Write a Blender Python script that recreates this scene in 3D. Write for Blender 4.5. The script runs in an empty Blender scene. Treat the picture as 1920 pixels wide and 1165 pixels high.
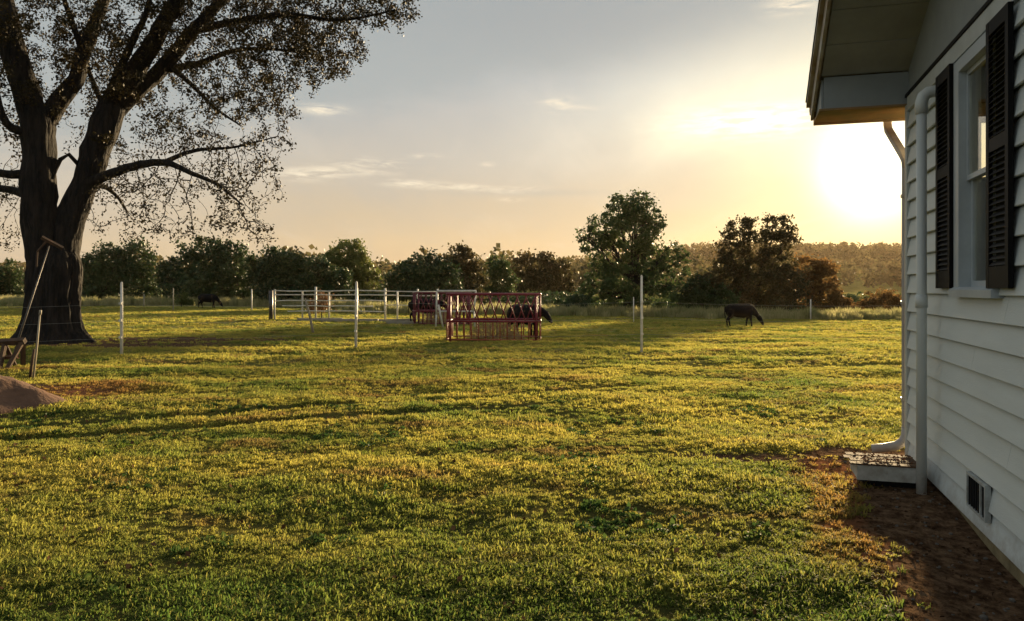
import bpy, bmesh, math, random
import numpy as np
from mathutils import Vector, Matrix, kdtree, noise as mnoise
R = math.radians
PI = math.pi
random.seed(7); rng = np.random.default_rng(7)
scene = bpy.context.scene
col = scene.collection

# ------------------------------------------------------------------ camera
EYE = 1.6
cd = bpy.data.cameras.new('camera'); cam = bpy.data.objects.new('camera', cd); col.objects.link(cam)
cam.location = (0, 0, EYE); cam.rotation_euler = (R(90), 0, 0)
cd.sensor_width = 36; cd.lens = 36 * 1450 / 1920; cd.shift_y = -41.5 / 1920
cd.clip_start = 0.05; cd.clip_end = 4000
scene.camera = cam
# ------------------------------------------------------------------ light
SUN_AZ, SUN_EL = R(25.1), R(8.0)
SUN = Vector((math.sin(SUN_AZ) * math.cos(SUN_EL), math.cos(SUN_AZ) * math.cos(SUN_EL), math.sin(SUN_EL)))
ld = bpy.data.lights.new('sun', 'SUN'); ld.energy = 5.0; ld.angle = R(3.0); ld.color = (1.0, 0.75, 0.42)
sun = bpy.data.objects.new('sun', ld); col.objects.link(sun)
sun.rotation_euler = SUN.to_track_quat('Z', 'Y').to_euler()
EXPO = 1.62
WORLD = 0.325
vs = scene.view_settings
vs.view_transform = 'Standard'; vs.look = 'None'; vs.exposure = EXPO; vs.gamma = 1.0
vs.use_curve_mapping = False
scene.cycles.use_denoising = True
scene.cycles.max_bounces = 8; scene.cycles.transparent_max_bounces = 12
scene.cycles.volume_bounces = 0
scene.cycles.diffuse_bounces = 3
scene.cycles.sample_clamp_indirect = 6.0

world = bpy.data.worlds.new('World'); scene.world = world; world.use_nodes = True
def build_world():
    nt = world.node_tree; N = nt.nodes; L = nt.links; N.clear()
    def n(t, **k):
        x = N.new(t)
        for a, b in k.items(): setattr(x, a, b)
        return x
    def m(op, a, b=None, c=None, clamp=False):
        x = n('ShaderNodeMath', operation=op); x.use_clamp = clamp
        for i, v in enumerate((a, b, c)):
            if v is None: continue
            if isinstance(v, (int, float)): x.inputs[i].default_value = v
            else: L.new(v, x.inputs[i])
        return x.outputs[0]
    tc = n('ShaderNodeTexCoord'); d = tc.outputs['Generated']
    nrm = n('ShaderNodeVectorMath', operation='NORMALIZE'); L.new(d, nrm.inputs[0]); d = nrm.outputs[0]
    sp = n('ShaderNodeSeparateXYZ'); L.new(d, sp.inputs[0])
    X, Y, Z = sp.outputs
    dot = n('ShaderNodeVectorMath', operation='DOT_PRODUCT'); L.new(d, dot.inputs[0]); dot.inputs[1].default_value = SUN
    c = dot.outputs['Value']
    ang = m('ARCCOSINE', m('MINIMUM', c, 0.99999))
    el = m('ARCSINE', Z); az = m('ARCTAN2', X, Y)
    # planar cloud-layer coordinates
    den = m('ADD', m('MAXIMUM', Z, 0.0), 0.12)
    cb = n('ShaderNodeCombineXYZ'); L.new(m('DIVIDE', X, den), cb.inputs[0]); L.new(m('DIVIDE', Y, den), cb.inputs[1])
    def noise(vec, scale, detail, rough=0.55, dist=0.0, mp=None):
        if mp:
            q = n('ShaderNodeMapping'); L.new(vec, q.inputs[0]); q.inputs['Scale'].default_value = mp[0]; q.inputs['Rotation'].default_value = mp[1]
            vec = q.outputs[0]
        x = n('ShaderNodeTexNoise'); L.new(vec, x.inputs['Vector']); x.inputs['Scale'].default_value = scale
        x.inputs['Detail'].default_value = detail; x.inputs['Roughness'].default_value = rough; x.inputs['Distortion'].default_value = dist
        return x.outputs['Fac']
    def ramp(fac, stops):
        x = n('ShaderNodeValToRGB'); e = x.color_ramp.elements
        while len(e) < len(stops): e.new(0.5)
        for i, (p, cc) in enumerate(stops):
            e[i].position = p; e[i].color = (*cc, 1)
        if fac is not None: L.new(fac, x.inputs[0])
        return x.outputs[0]
    def mix(f, a, b, mode='MIX'):
        x = n('ShaderNodeMix', data_type='RGBA', blend_type=mode); 
        for s, v in ((x.inputs[0], f), (x.inputs[6], a), (x.inputs[7], b)):
            if isinstance(v, (int, float)): s.default_value = v
            elif isinstance(v, tuple): s.default_value = (*v, 1)
            else: L.new(v, s)
        return x.outputs[2]
    wob = m('MULTIPLY', m('SUBTRACT', noise(cb.outputs[0], 0.5, 3), 0.5), 0.10)
    zz = m('ADD', Z, wob)
    base = ramp(zz, [(0.0, (.56, .42, .27)), (0.06, (.58, .46, .30)), (0.165, (.54, .50, .43)), (0.26, (.48, .50, .50)), (0.37, (.36, .40, .41)), (1.0, (.26, .32, .39))])
    # unseen sky away from the sun, brightened as cool fill for house and lawn
    anti = ramp(zz, [(0.0, (.64, .63, .62)), (0.2, (.60, .64, .68)), (1.0, (.46, .51, .58))])
    away = m('MULTIPLY_ADD', c, -0.62, 0.48, clamp=True)
    skyc = mix(away, base, anti)
    # broad grey veil of cloud at the upper part, streaked
    veil = noise(cb.outputs[0], 0.9, 6, 0.5, 0.4, ((1.0, 0.35, 1), (0, 0, R(-25))))
    veilf = m('MULTIPLY', m('SMOOTH_MIN', m('MULTIPLY', m('SUBTRACT', veil, 0.42), 3.2, clamp=True), 1.0, 0.1), m('MULTIPLY', Z, 2.2, clamp=True))
    skyc = mix(m('MULTIPLY', veilf, 0.75), skyc, (.28, .32, .35))
    strk = noise(cb.outputs[0], 1.6, 7, 0.58, 0.8, ((.9, .28, 1), (0, 0, R(-18))))
    skyc = mix(m('MULTIPLY', m('MULTIPLY_ADD', strk, 3.5, -1.7, clamp=True), .30), skyc, (.42, .42, .41))
    strk2 = noise(cb.outputs[0], 2.3, 7, 0.58, 0.8, ((.8, .22, 1), (2, 1, R(-22))))
    skyc = mix(m('MULTIPLY', m('MULTIPLY_ADD', strk2, 4.0, -2.2, clamp=True), .22), skyc, (.86, .78, .66))
    # glow round the sun behind thin cloud
    edge = m('MULTIPLY_ADD', m('SUBTRACT', noise(cb.outputs[0], 0.7, 5, 0.5, 0.6, ((1, .4, 1), (0, 0, R(-25)))), 0.5), 0.35, 0.0)
    a2 = m('ADD', ang, m('MULTIPLY', edge, 0.6))
    def gauss(x, s, amp):
        q = m('DIVIDE', x, s); q = m('MULTIPLY', q, q)
        return m('MULTIPLY', m('EXPONENT', m('MULTIPLY', q, -1.0)), amp)
    def addc(colr, f, tint):
        x = n('ShaderNodeVectorMath', operation='SCALE'); x.inputs[0].default_value = tint; L.new(f, x.inputs['Scale'])
        y = n('ShaderNodeVectorMath', operation='ADD'); L.new(colr, y.inputs[0]); L.new(x.outputs[0], y.inputs[1])
        return y.outputs[0]
    skyc = addc(skyc, gauss(a2, R(17), 0.09), (1.0, 0.86, 0.45))
    skyc = addc(skyc, gauss(a2, R(9), 0.29), (1.0, 0.78, 0.18))
    skyc = addc(skyc, gauss(ang, R(2.6), 3.5), (1.0, 0.90, 0.55))
    # slanting lower edge of the grey cloud bank
    s_ = m('SUBTRACT', el, m('MULTIPLY_ADD', az, .229, R(13.2)))
    s_ = m('ADD', s_, m('MULTIPLY', m('SUBTRACT', noise(d, 7, 6, .6, .6, ((1, 1, 2.2), (0, R(12), 0))), .5), R(9)))
    mr_ = n('ShaderNodeMapRange', interpolation_type='SMOOTHSTEP'); L.new(s_, mr_.inputs[0]); mr_.inputs[1].default_value = 0; mr_.inputs[2].default_value = R(4.5); bank = mr_.outputs[0]
    skyc = mix(m('MULTIPLY', bank, .78), skyc, (.37, .41, .41))
    # thin wisps and the long streak low in the sky
    wn = noise(d, 26, 5, 0.6, 0.5, ((1, 1, 5.5), (0, 0, 0)))
    wn2 = m('MULTIPLY', m('SUBTRACT', wn, 0.40), 4.0, clamp=True)
    def blob(px, py, sx, sy, amp, soft=False):
        a0 = math.atan((px - 960) / 1450); e0 = math.atan((541 - py) / math.hypot(1450, px - 960))
        q1 = m('DIVIDE', m('SUBTRACT', az, a0), sx / 1450); q2 = m('DIVIDE', m('SUBTRACT', el, e0), sy / 1450)
        s = m('ADD', m('MULTIPLY', q1, q1), m('MULTIPLY', q2, q2))
        g = m('MULTIPLY', m('EXPONENT', m('MULTIPLY', s, -1.0)), amp)
        return g if soft else m('MULTIPLY', g, wn2)
    gp_ = m('MULTIPLY_ADD', noise(cb.outputs[0], 1.1, 5, 0.55, 0.5, ((1, .35, 1), (0, 0, R(-25)))), 2.4, -0.55, clamp=True)
    skyc = addc(skyc, m('MULTIPLY', blob(1400, 185, 270, 95, 0.42, True), gp_), (1.0, .90, .56))
    skyc = addc(skyc, m('MULTIPLY', blob(1240, 275, 280, 60, 0.22, True), gp_), (1.0, .84, .50))
    skyc = addc(skyc, m('MULTIPLY', blob(1430, 226, 120, 24, 0.9, True), wn2), (1.0, .92, .66))
    w = None
    for b in ((608, 206, 34, 8, .75), (690, 308, 60, 11, .5), (620, 322, 80, 8, .4), (800, 293, 22, 4, .6), (770, 345, 45, 7, .55),
              (860, 351, 45, 6, .5), (960, 357, 60, 6, .45), (915, 308, 12, 4, .4), (1045, 192, 26, 8, .6), (1075, 205, 40, 8, .35), (1490, 10, 42, 12, .9),
              (560, 330, 60, 9, .4), (960, 375, 22, 4, .35)):
        x = blob(*b); w = x if w is None else m('ADD', w, x)
    skyc = mix(m('MINIMUM', m('MULTIPLY', w, 1.6), 0.9), skyc, (1.0, .88, .66))
    g = m('ADD', blob(1000, 362, 150, 7, .30, True), blob(1050, 10, 350, 100, .85, True))
    g = m('ADD', g, blob(640, 240, 140, 30, .12, True))
    skyc = mix(g, skyc, (.34, .37, .38))
    bg = n('ShaderNodeBackground'); L.new(skyc, bg.inputs[0]); bg.inputs[1].default_value = WORLD
    st = n('ShaderNodeTexSky', sky_type='NISHITA'); st.sun_disc = False; st.sun_elevation = SUN_EL; st.sun_rotation = SUN_AZ
    bg2 = n('ShaderNodeBackground'); L.new(st.outputs[0], bg2.inputs[0]); bg2.inputs[1].default_value = 0.003
    ad = n('ShaderNodeAddShader'); L.new(bg.outputs[0], ad.inputs[0]); L.new(bg2.outputs[0], ad.inputs[1])
    out = n('ShaderNodeOutputWorld'); L.new(ad.outputs[0], out.inputs[0])
build_world()

# ------------------------------------------------------------------ materials
def new_mat(name):
    mt = bpy.data.materials.new(name); mt.use_nodes = True
    nt = mt.node_tree; return mt, nt, nt.nodes, nt.links, nt.nodes['Principled BSDF']
def mat(name, c1, c2=None, scale=8, rough=0.7, bump=0.0, bscale=None, metal=0.0, stretch=(1, 1, 1), contrast=1.6, spec=0.3, detail=6):
    mt, nt, N, L, b = new_mat(name)
    c2 = c2 or tuple(x * 0.75 for x in c1)
    tc = N.new('ShaderNodeTexCoord'); mp = N.new('ShaderNodeMapping'); mp.inputs['Scale'].default_value = stretch
    L.new(tc.outputs['Object'], mp.inputs[0])
    t = N.new('ShaderNodeTexNoise'); t.inputs['Scale'].default_value = scale; t.inputs['Detail'].default_value = detail
    t.inputs['Roughness'].default_value = 0.62
    L.new(mp.outputs[0], t.inputs['Vector'])
    mr = N.new('ShaderNodeMapRange'); mr.inputs[1].default_value = .5 - .25 / contrast; mr.inputs[2].default_value = .5 + .25 / contrast
    L.new(t.outputs['Fac'], mr.inputs[0])
    mx = N.new('ShaderNodeMix'); mx.data_type = 'RGBA'; mx.inputs[6].default_value = (*c1, 1); mx.inputs[7].default_value = (*c2, 1)
    L.new(mr.outputs[0], mx.inputs[0]); L.new(mx.outputs[2], b.inputs['Base Color'])
    b.inputs['Roughness'].default_value = rough; b.inputs['Metallic'].default_value = metal
    b.inputs['Specular IOR Level'].default_value = spec
    if bump:
        t2 = N.new('ShaderNodeTexNoise'); t2.inputs['Scale'].default_value = bscale or scale * 4; t2.inputs['Detail'].default_value = 5
        L.new(mp.outputs[0], t2.inputs['Vector'])
        bp = N.new('ShaderNodeBump'); bp.inputs['Strength'].default_value = bump; bp.inputs['Distance'].default_value = 0.02
        L.new(t2.outputs['Fac'], bp.inputs['Height']); L.new(bp.outputs[0], b.inputs['Normal'])
    return mt

def leaf_mat(name, cols, trans=0.35, scale=0.25, spec=0.25, bright=1.0):
    """cols: 3 colours mixed by world-position noise and per leaf randomness"""
    mt, nt, N, L, b = new_mat(name)
    g = N.new('ShaderNodeNewGeometry')
    t = N.new('ShaderNodeTexNoise'); t.inputs['Scale'].default_value = scale; t.inputs['Detail'].default_value = 3
    L.new(g.outputs['Position'], t.inputs['Vector'])
    a = N.new('ShaderNodeMath'); a.operation = 'MULTIPLY_ADD'; L.new(g.outputs['Random Per Island'], a.inputs[0]); a.inputs[1].default_value = 0.5
    s = N.new('ShaderNodeMath'); s.operation = 'MULTIPLY_ADD'; L.new(t.outputs['Fac'], s.inputs[0]); s.inputs[1].default_value = 1.4; s.inputs[2].default_value = -0.45
    L.new(s.outputs[0], a.inputs[2])
    r = N.new('ShaderNodeValToRGB'); e = r.color_ramp.elements
    while len(e) < len(cols): e.new(0.5)
    for i, c in enumerate(cols):
        e[i].position = i / (len(cols) - 1); e[i].color = (*[x * bright for x in c], 1)
    L.new(a.outputs[0], r.inputs[0]); L.new(r.outputs[0], b.inputs['Base Color'])
    b.inputs['Roughness'].default_value = 0.55; b.inputs['Specular IOR Level'].default_value = spec
    tr = N.new('ShaderNodeBsdfTranslucent'); L.new(r.outputs[0], tr.inputs[0])
    mx = N.new('ShaderNodeMixShader'); mx.inputs[0].default_value = trans
    L.new(b.outputs[0], mx.inputs[1]); L.new(tr.outputs[0], mx.inputs[2]); L.new(mx.outputs[0], N['Material Output'].inputs[0])
    return mt

M = {}
M['siding'] = mat('painted_siding', (.60, .64, .635), (.51, .545, .54), scale=2.2, rough=.55, bump=.12, bscale=60, stretch=(1, .35, 3), contrast=1.1)
M['trim'] = mat('painted_trim', (.50, .52, .51), (.40, .42, .40), scale=3, rough=.5, bump=.08, bscale=40)
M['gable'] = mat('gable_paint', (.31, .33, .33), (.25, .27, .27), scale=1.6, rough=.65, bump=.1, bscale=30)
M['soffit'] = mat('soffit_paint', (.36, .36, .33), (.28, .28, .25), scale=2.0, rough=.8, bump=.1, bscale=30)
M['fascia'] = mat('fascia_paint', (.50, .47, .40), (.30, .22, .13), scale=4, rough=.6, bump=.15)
M['eave'] = mat('sunset_toned_eave_board', (.36, .19, .08), (.20, .15, .07), scale=3, rough=.7, bump=.2)  # orange-brown of the sunset light put into the board colour
M['shingle'] = mat('asphalt_shingle', (.075, .07, .068), (.04, .038, .036), scale=30, rough=.95, bump=.4)
M['shutter'] = mat('black_shutter', (.0045, .0042, .0045), (.008, .0072, .0072), scale=10, rough=.6, spec=.12)
M['window'] = mat('window_vinyl', (.42, .46, .48), (.35, .38, .40), scale=4, rough=.35)
M['pvc'] = mat('white_pvc', (.62, .64, .62), (.50, .52, .50), scale=3, rough=.35, stretch=(1, 1, .3))
M['spout'] = mat('painted_downspout', (.42, .40, .38), (.30, .26, .24), scale=4, rough=.35, stretch=(1, 1, .2))
M['gutter'] = mat('gutter_metal', (.45, .40, .34), (.28, .20, .13), scale=5, rough=.4)
M['foundation'] = mat('stained_foundation', (.30, .24, .13), (.17, .13, .065), scale=5, rough=.9, bump=.5, bscale=25)
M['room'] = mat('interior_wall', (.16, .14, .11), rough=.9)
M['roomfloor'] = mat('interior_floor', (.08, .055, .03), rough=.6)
M['vent'] = mat('vent_metal', (.42, .45, .45), (.25, .25, .23), scale=12, rough=.5)
M['dark'] = mat('dark_mesh', (.012, .012, .012), rough=.9)
M['block'] = mat('worn_white_paint', (.50, .50, .47), (.30, .28, .24), scale=9, rough=.7, bump=.3)
M['rot'] = mat('rotten_board', (.13, .07, .035), (.05, .03, .018), scale=14, rough=.9, bump=.6)
M['bark'] = mat('dark_bark', (.026, .020, .015), (.007, .006, .005), scale=9, rough=.95, bump=1.0, bscale=13, stretch=(1, 1, .16), contrast=2.2)
for _n in M['bark'].node_tree.nodes:
    if _n.type == 'BUMP': _n.inputs['Distance'].default_value = .12
M['bark2'] = mat('tree_bark', (.045, .036, .028), (.022, .018, .014), scale=5, rough=.95, bump=.6, stretch=(1, 1, .3))
M['red'] = mat('red_feeder_paint', (.20, .018, .028), (.12, .014, .02), scale=6, rough=.45)
M['rust'] = mat('rusty_feeder_skirt', (.34, .10, .04), (.20, .055, .025), scale=7, rough=.6)
M['maroon'] = mat('faded_maroon_paint', (.17, .02, .035), (.09, .015, .02), scale=6, rough=.5)
M['white'] = mat('white_metal_paint', (.66, .64, .58), (.48, .44, .36), scale=6, rough=.45)
M['post'] = mat('white_fence_post', (.70, .66, .58), (.52, .47, .38), scale=5, rough=.5)
M['greypost'] = mat('dull_fence_post', (.34, .31, .24), (.22, .19, .14), scale=5, rough=.7)
M['wire'] = mat('electric_tape', (.25, .24, .21), rough=.5)
M['cow'] = mat('black_hide', (.004, .0035, .0035), (.008, .006, .006), scale=5, rough=.75, spec=.12)
M['cow2'] = mat('dark_brown_hide', (.020, .012, .010), (.012, .009, .008), scale=5, rough=.6, spec=.35)
M['hoof'] = mat('hoof', (.03, .025, .02), rough=.6)
M['muzzle'] = mat('pale_muzzle', (.12, .09, .075), rough=.6)
M['wood'] = mat('weathered_wood', (.10, .055, .032), (.05, .032, .020), scale=9, rough=.85, bump=.4, stretch=(1, 1, .2))
M['palewood'] = mat('pale_pole', (.38, .33, .24), (.24, .19, .12), scale=9, rough=.7, stretch=(1, 1, .2))
M['steel'] = mat('dull_steel', (.12, .115, .11), (.07, .055, .045), scale=9, rough=.45, metal=.6)
M['mound'] = mat('sandy_soil', (.17, .092, .056), (.085, .045, .028), scale=2.5, rough=1, bump=1.0, bscale=16, contrast=1.3)
M['hay'] = leaf_mat('old_hay', [(.20, .12, .06), (.34, .22, .11), (.42, .30, .16)], .15, 2)
M['brush'] = leaf_mat('dead_brush', [(.14, .075, .035), (.24, .13, .06), (.30, .18, .08)], .2, 2)
M['pebble'] = mat('pebble', (.17, .15, .13), (.10, .09, .08), scale=30, rough=1, spec=.0)

def splash_dirt(mt):
    # rain-splashed soil and faint mildew on the lowest boards
    nt = mt.node_tree; N, L = nt.nodes, nt.links; b = N['Principled BSDF']; src = b.inputs['Base Color'].links[0].from_socket
    tc = N.new('ShaderNodeTexCoord'); sp = N.new('ShaderNodeSeparateXYZ'); L.new(tc.outputs['Object'], sp.inputs[0])
    t = N.new('ShaderNodeTexNoise'); t.inputs['Scale'].default_value = 9; t.inputs['Detail'].default_value = 8; t.inputs['Roughness'].default_value = .75; L.new(tc.outputs['Object'], t.inputs['Vector'])
    a = N.new('ShaderNodeMath'); a.operation = 'MULTIPLY_ADD'; L.new(sp.outputs[2], a.inputs[0]); a.inputs[1].default_value = -1.6; a.inputs[2].default_value = .05
    c_ = N.new('ShaderNodeMath'); c_.operation = 'ADD'; L.new(a.outputs[0], c_.inputs[0]); L.new(t.outputs['Fac'], c_.inputs[1])
    q = N.new('ShaderNodeMapRange'); q.inputs[1].default_value = .28; q.inputs[2].default_value = .75; q.inputs[3].default_value = 0; q.inputs[4].default_value = .75; L.new(c_.outputs[0], q.inputs[0])
    x = N.new('ShaderNodeMix'); x.data_type = 'RGBA'; L.new(q.outputs[0], x.inputs[0]); L.new(src, x.inputs[6]); x.inputs[7].default_value = (.22, .17, .11, 1)
    L.new(x.outputs[2], b.inputs['Base Color'])
splash_dirt(M['siding']); splash_dirt(M['pvc'])
def glass_mat():
    mt, nt, N, L, b = new_mat('window_glass'); N.remove(b)
    tr = N.new('ShaderNodeBsdfTransparent'); tr.inputs[0].default_value = (.985, .99, .94, 1)
    gl = N.new('ShaderNodeBsdfGlossy'); gl.inputs['Roughness'].default_value = 0.01; gl.inputs[0].default_value = (1, 1, 1, 1)
    fr = N.new('ShaderNodeFresnel'); ge = N.new('ShaderNodeNewGeometry'); io = N.new('ShaderNodeMapRange'); L.new(ge.outputs['Backfacing'], io.inputs[0]); io.inputs[3].default_value = 1.3; io.inputs[4].default_value = 1 / 1.3
    L.new(io.outputs[0], fr.inputs[0])
    mx = N.new('ShaderNodeMixShader'); L.new(fr.outputs[0], mx.inputs[0]); L.new(tr.outputs[0], mx.inputs[1]); L.new(gl.outputs[0], mx.inputs[2])
    L.new(mx.outputs[0], N['Material Output'].inputs[0]); return mt
M['glass'] = glass_mat()

# ------------------------------------------------------------------ helpers
def put(o, parent=None):
    col.objects.link(o)
    if parent is not None: o.parent = parent
    return o
def tag(o, label=None, cat=None, group=None, kind=None):
    if label: o['label'] = label
    if cat: o['category'] = cat
    if group: o['group'] = group
    if kind: o['kind'] = kind
    return o
def empty(name, loc=(0, 0, 0), rz=0.0, parent=None):
    o = bpy.data.objects.new(name, None); o.location = loc; o.rotation_euler = (0, 0, rz); o.empty_display_size = .2
    return put(o, parent)
class MB:
    def __init__(s): s.v = []; s.f = []
    def add(s, vs_, fs):
        k = len(s.v); s.v.extend([tuple(v) for v in vs_]); s.f.extend([tuple(i + k for i in f) for f in fs]); return s
    def box(s, x0, x1, y0, y1, z0, z1, mtx=None):
        v = [Vector((x, y, z)) for z in (z0, z1) for y in (y0, y1) for x in (x0, x1)]
        if mtx is not None: v = [mtx @ q for q in v]
        return s.add(v, [(0, 2, 3, 1), (4, 5, 7, 6), (0, 1, 5, 4), (2, 6, 7, 3), (0, 4, 6, 2), (1, 3, 7, 5)])
    def prism(s, prof, axis, a0, a1):
        """prof: list of 2d points; extruded along axis from a0 to a1"""
        n = len(prof)
        def P(p, a):
            return {'x': (a, p[0], p[1]), 'y': (p[0], a, p[1]), 'z': (p[0], p[1], a)}[axis]
        v = [P(p, a0) for p in prof] + [P(p, a1) for p in prof]
        f = [(i, (i + 1) % n, n + (i + 1) % n, n + i) for i in range(n)] + [tuple(range(n))[::-1], tuple(range(n, 2 * n))]
        return s.add(v, f)
    def tube(s, pts, rad, sides=8, rough=0.0, seed=0.0, cap=True, squash=None):
        pts = [Vector(p) for p in pts]; n = len(pts)
        if not hasattr(rad, '__len__'): rad = [rad] * n
        k = len(s.v); up = Vector((0.13, 0.21, 0.97)); prev = None
        for i, p in enumerate(pts):
            t = (pts[min(i + 1, n - 1)] - pts[max(i - 1, 0)]).normalized()
            if prev is None:
                a = t.cross(up)
                if a.length < .1: a = t.cross(Vector((1, 0, 0)))
            else: a = prev - t * prev.dot(t)
            a.normalize(); prev = a; b = t.cross(a)
            for j in range(sides):
                th = 2 * PI * j / sides; r = rad[i]
                if rough:
                    r *= 1 + rough * mnoise.noise(Vector((math.cos(th) * 2.2 + seed, math.sin(th) * 2.2, i * .35))) + rough * .6 * (mnoise.noise(Vector((math.cos(th) * 6, math.sin(th) * 6 + seed, i * .5))) - abs(mnoise.noise(Vector((math.cos(th) * 10, math.sin(th) * 10 + seed, i * .25)))))
                ca, sa = math.cos(th), math.sin(th)
                if squash: ca *= squash[0]; sa *= squash[1]
                s.v.append(tuple(p + a * (r * ca) + b * (r * sa)))
        for i in range(n - 1):
            for j in range(sides):
                a0 = k + i * sides + j; a1 = k + i * sides + (j + 1) % sides
                s.f.append((a0, a1, a1 + sides, a0 + sides))
        if cap:
            s.f.append(tuple(k + j for j in range(sides))[::-1]); s.f.append(tuple(k + (n - 1) * sides + j for j in range(sides)))
        return s
    def mesh(s, name, m=None, smooth=False):
        me = bpy.data.meshes.new(name); me.from_pydata(s.v, [], s.f)
        if m: me.materials.append(m)
        if smooth: me.shade_smooth()
        me.update(); return me
    def build(s, name, m, parent=None, smooth=False, loc=None, kind=None):
        o = bpy.data.objects.new(name, s.mesh(name, m, smooth)); put(o, parent)
        if loc is not None: o.location = loc
        if kind: o['kind'] = kind
        return o
def fast_mesh(name, V, nper, m, smooth=False):
    """V (N,nper,3) separate polygons"""
    N = V.shape[0]; me = bpy.data.meshes.new(name)
    me.vertices.add(N * nper); me.vertices.foreach_set('co', V.reshape(-1).astype(np.float32))
    me.loops.add(N * nper); me.loops.foreach_set('vertex_index', np.arange(N * nper, dtype=np.int32))
    me.polygons.add(N); me.polygons.foreach_set('loop_start', np.arange(0, N * nper, nper, dtype=np.int32))
    me.update(calc_edges=True); me.materials.append(m); return me
def leaf_quads(C, size, spread=1.0, flat=0.0, seed=1, aspect=0.6):
    g = np.random.default_rng(seed); n = len(C)
    a = g.normal(size=(n, 3)); a /= np.linalg.norm(a, axis=1, keepdims=True)
    b = g.normal(size=(n, 3)); b -= (b * a).sum(1, keepdims=True) * a; b /= np.linalg.norm(b, axis=1, keepdims=True)
    s = (size * g.uniform(.6, 1.35, (n, 1)))
    return np.stack([C - a * s * .5, C + b * s * .5 * aspect, C + a * s * .5, C - b * s * .5 * aspect], axis=1)

def copy_tree(o, parent=None, loc=None, rz=None, scale=None, label=None):
    c = o.copy(); col.objects.link(c); c.parent = parent
    if loc is not None: c.location = loc
    if rz is not None: c.rotation_euler = (0, 0, rz)
    if scale is not None: c.scale = scale
    if label: c['label'] = label
    for ch in list(o.children): copy_tree(ch, c)
    return c

# ------------------------------------------------------------------ ground
def sstep(a, b, x):
    t = np.clip((x - a) / (b - a), 0, 1); return t * t * (3 - 2 * t)
UX, UY = 0.2785, 0.9604            # direction of the house wall, away from the camera
OX, OY = 3.668, 7.13               # far corner of the house on the ground
def wall_dist(x, y):               # distance out from the wall plane, and along it
    return -(x - OX) * UY + (y - OY) * UX, (x - OX) * UX + (y - OY) * UY
def vnoise(x, y, s, seed=0):
    x = np.asarray(x, float) * s + seed * 17.3; y = np.asarray(y, float) * s + seed * 9.1
    return (np.sin(x * 1.7 + np.sin(y * 1.3 + seed)) + np.sin(y * 2.1 + np.sin(x * 1.1 + 2)) + np.sin((x + y) * 1.3 + 1.7 * np.sin(x * .9 - y * .7))) / 3
def H(x, y):
    x = np.asarray(x, float); y = np.asarray(y, float)
    ys = np.maximum(y, 1.0); t = x / ys
    w = sstep(-.5, .4, t)
    h = -w * .0165 * np.clip(y - 20, 0, 45)
    h = h - .12 * w * sstep(65, 120, y) + (1 - w) * .004 * np.clip(y - 30, 0, 45)
    prof = 20.0 + 34.0 * sstep(.02, .30, t) + 3.2 * np.sin(t * 9 + 1) + 1.8 * np.sin(t * 23)
    h = h + sstep(480, 1180, y) * prof
    near = sstep(1, 6, np.hypot(x, y)) * (1 - sstep(80, 140, y))
    h = h + .05 * vnoise(x * .28, y, 1.25, 21) * near * sstep(5, 9, y) * sstep(60, 35, y)
    h = h + .022 * vnoise(x, y, .9) * near + .010 * vnoise(x, y, 2.7, 3) + .05 * vnoise(x, y, .16, 5) * sstep(12, 40, y) * near
    h = h - .045 * track_mask(x, y)
    d, u = wall_dist(x, y)
    inh = sstep(.9, .1, d) * (1 - sstep(-.5, .6, u))
    h = h * (1 - inh) - .075 * inh * sstep(-1.2, -2.6, u)
    return h
def gz(x, y): return float(H(x, y))
def at(px, py, D):                 # a measured direction and a distance give a point of the place
    return Vector(((px - 960) / 1450 * D, D, EYE + (541 - py) / 1450 * D))
def ground_at(px, D):
    x = (px - 960) / 1450 * D; return Vector((x, D, gz(x, D)))

def dirt_mask(x, y):
    d, u = wall_dist(x, y)
    edge = .80 + .13 * vnoise(x, y, 2.2, 1) + .07 * vnoise(x, y, 6, 2) - .12 * sstep(-3, -.5, u) + .35 * sstep(-1.6, -.2, u) * sstep(.6, -.2, u)
    m1 = sstep(edge + .18, edge - .10, d) * sstep(.95 + .2 * vnoise(x, y, 3, 8), .35, u) * (d > -9)
    # bare strip round the big tree, running right
    yy = 23.0 + .5 * vnoise(x, y, .5, 4) + .12 * (x + 12); m2 = sstep(3.4, 1.2, np.abs(y - yy) + .9 * vnoise(x, y, 1.7, 14)) * sstep(-5.0, -9.4, x + 1.2 * vnoise(x, y, .9, 15)) * .92
    yb = 24.5 + .1 * (x + 8); m3 = sstep(1.3, .2, np.abs(y - yb)) * sstep(-4.8, -7.0, x) * .7
    # round the soil heap
    m4 = sstep(2.3, 1.2, np.hypot((x + 7.5) / 1.0, (y - 11.3) / 1.0) + .35 * vnoise(x, y, 2, 6)) * .85
    m5 = sstep(.9, .3, np.hypot((x - 2.15) / 1.1, (y - 7.35) / .35)) * .8
    return np.clip(np.maximum.reduce([m1, m2, m3, m4, m5]), 0, 1)
def track_mask(x, y):              # old wheel tracks pressed across the lawn
    w = .06 * vnoise(x, y, .8, 31); m_ = 0
    for x0, y0, x1, y1, a, b_ in ((-3.5, 8.96, -.4, 10.1, -9, 1.2), (-3.7, 9.9, -.6, 11.2, -9, 2.5), (3, 15.4, 8, 15.9, -1, 12), (3, 17.2, 8, 17.6, -3, 12)):
        yy = y0 + (y1 - y0) * (x - x0) / (x1 - x0) + .012 * (x - x0) ** 2
        m_ = np.maximum(m_, sstep(.26, .08, np.abs(y - yy + w)) * sstep(a, a + 2, x) * sstep(b_, b_ - 1.5, x))
    return m_
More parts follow.
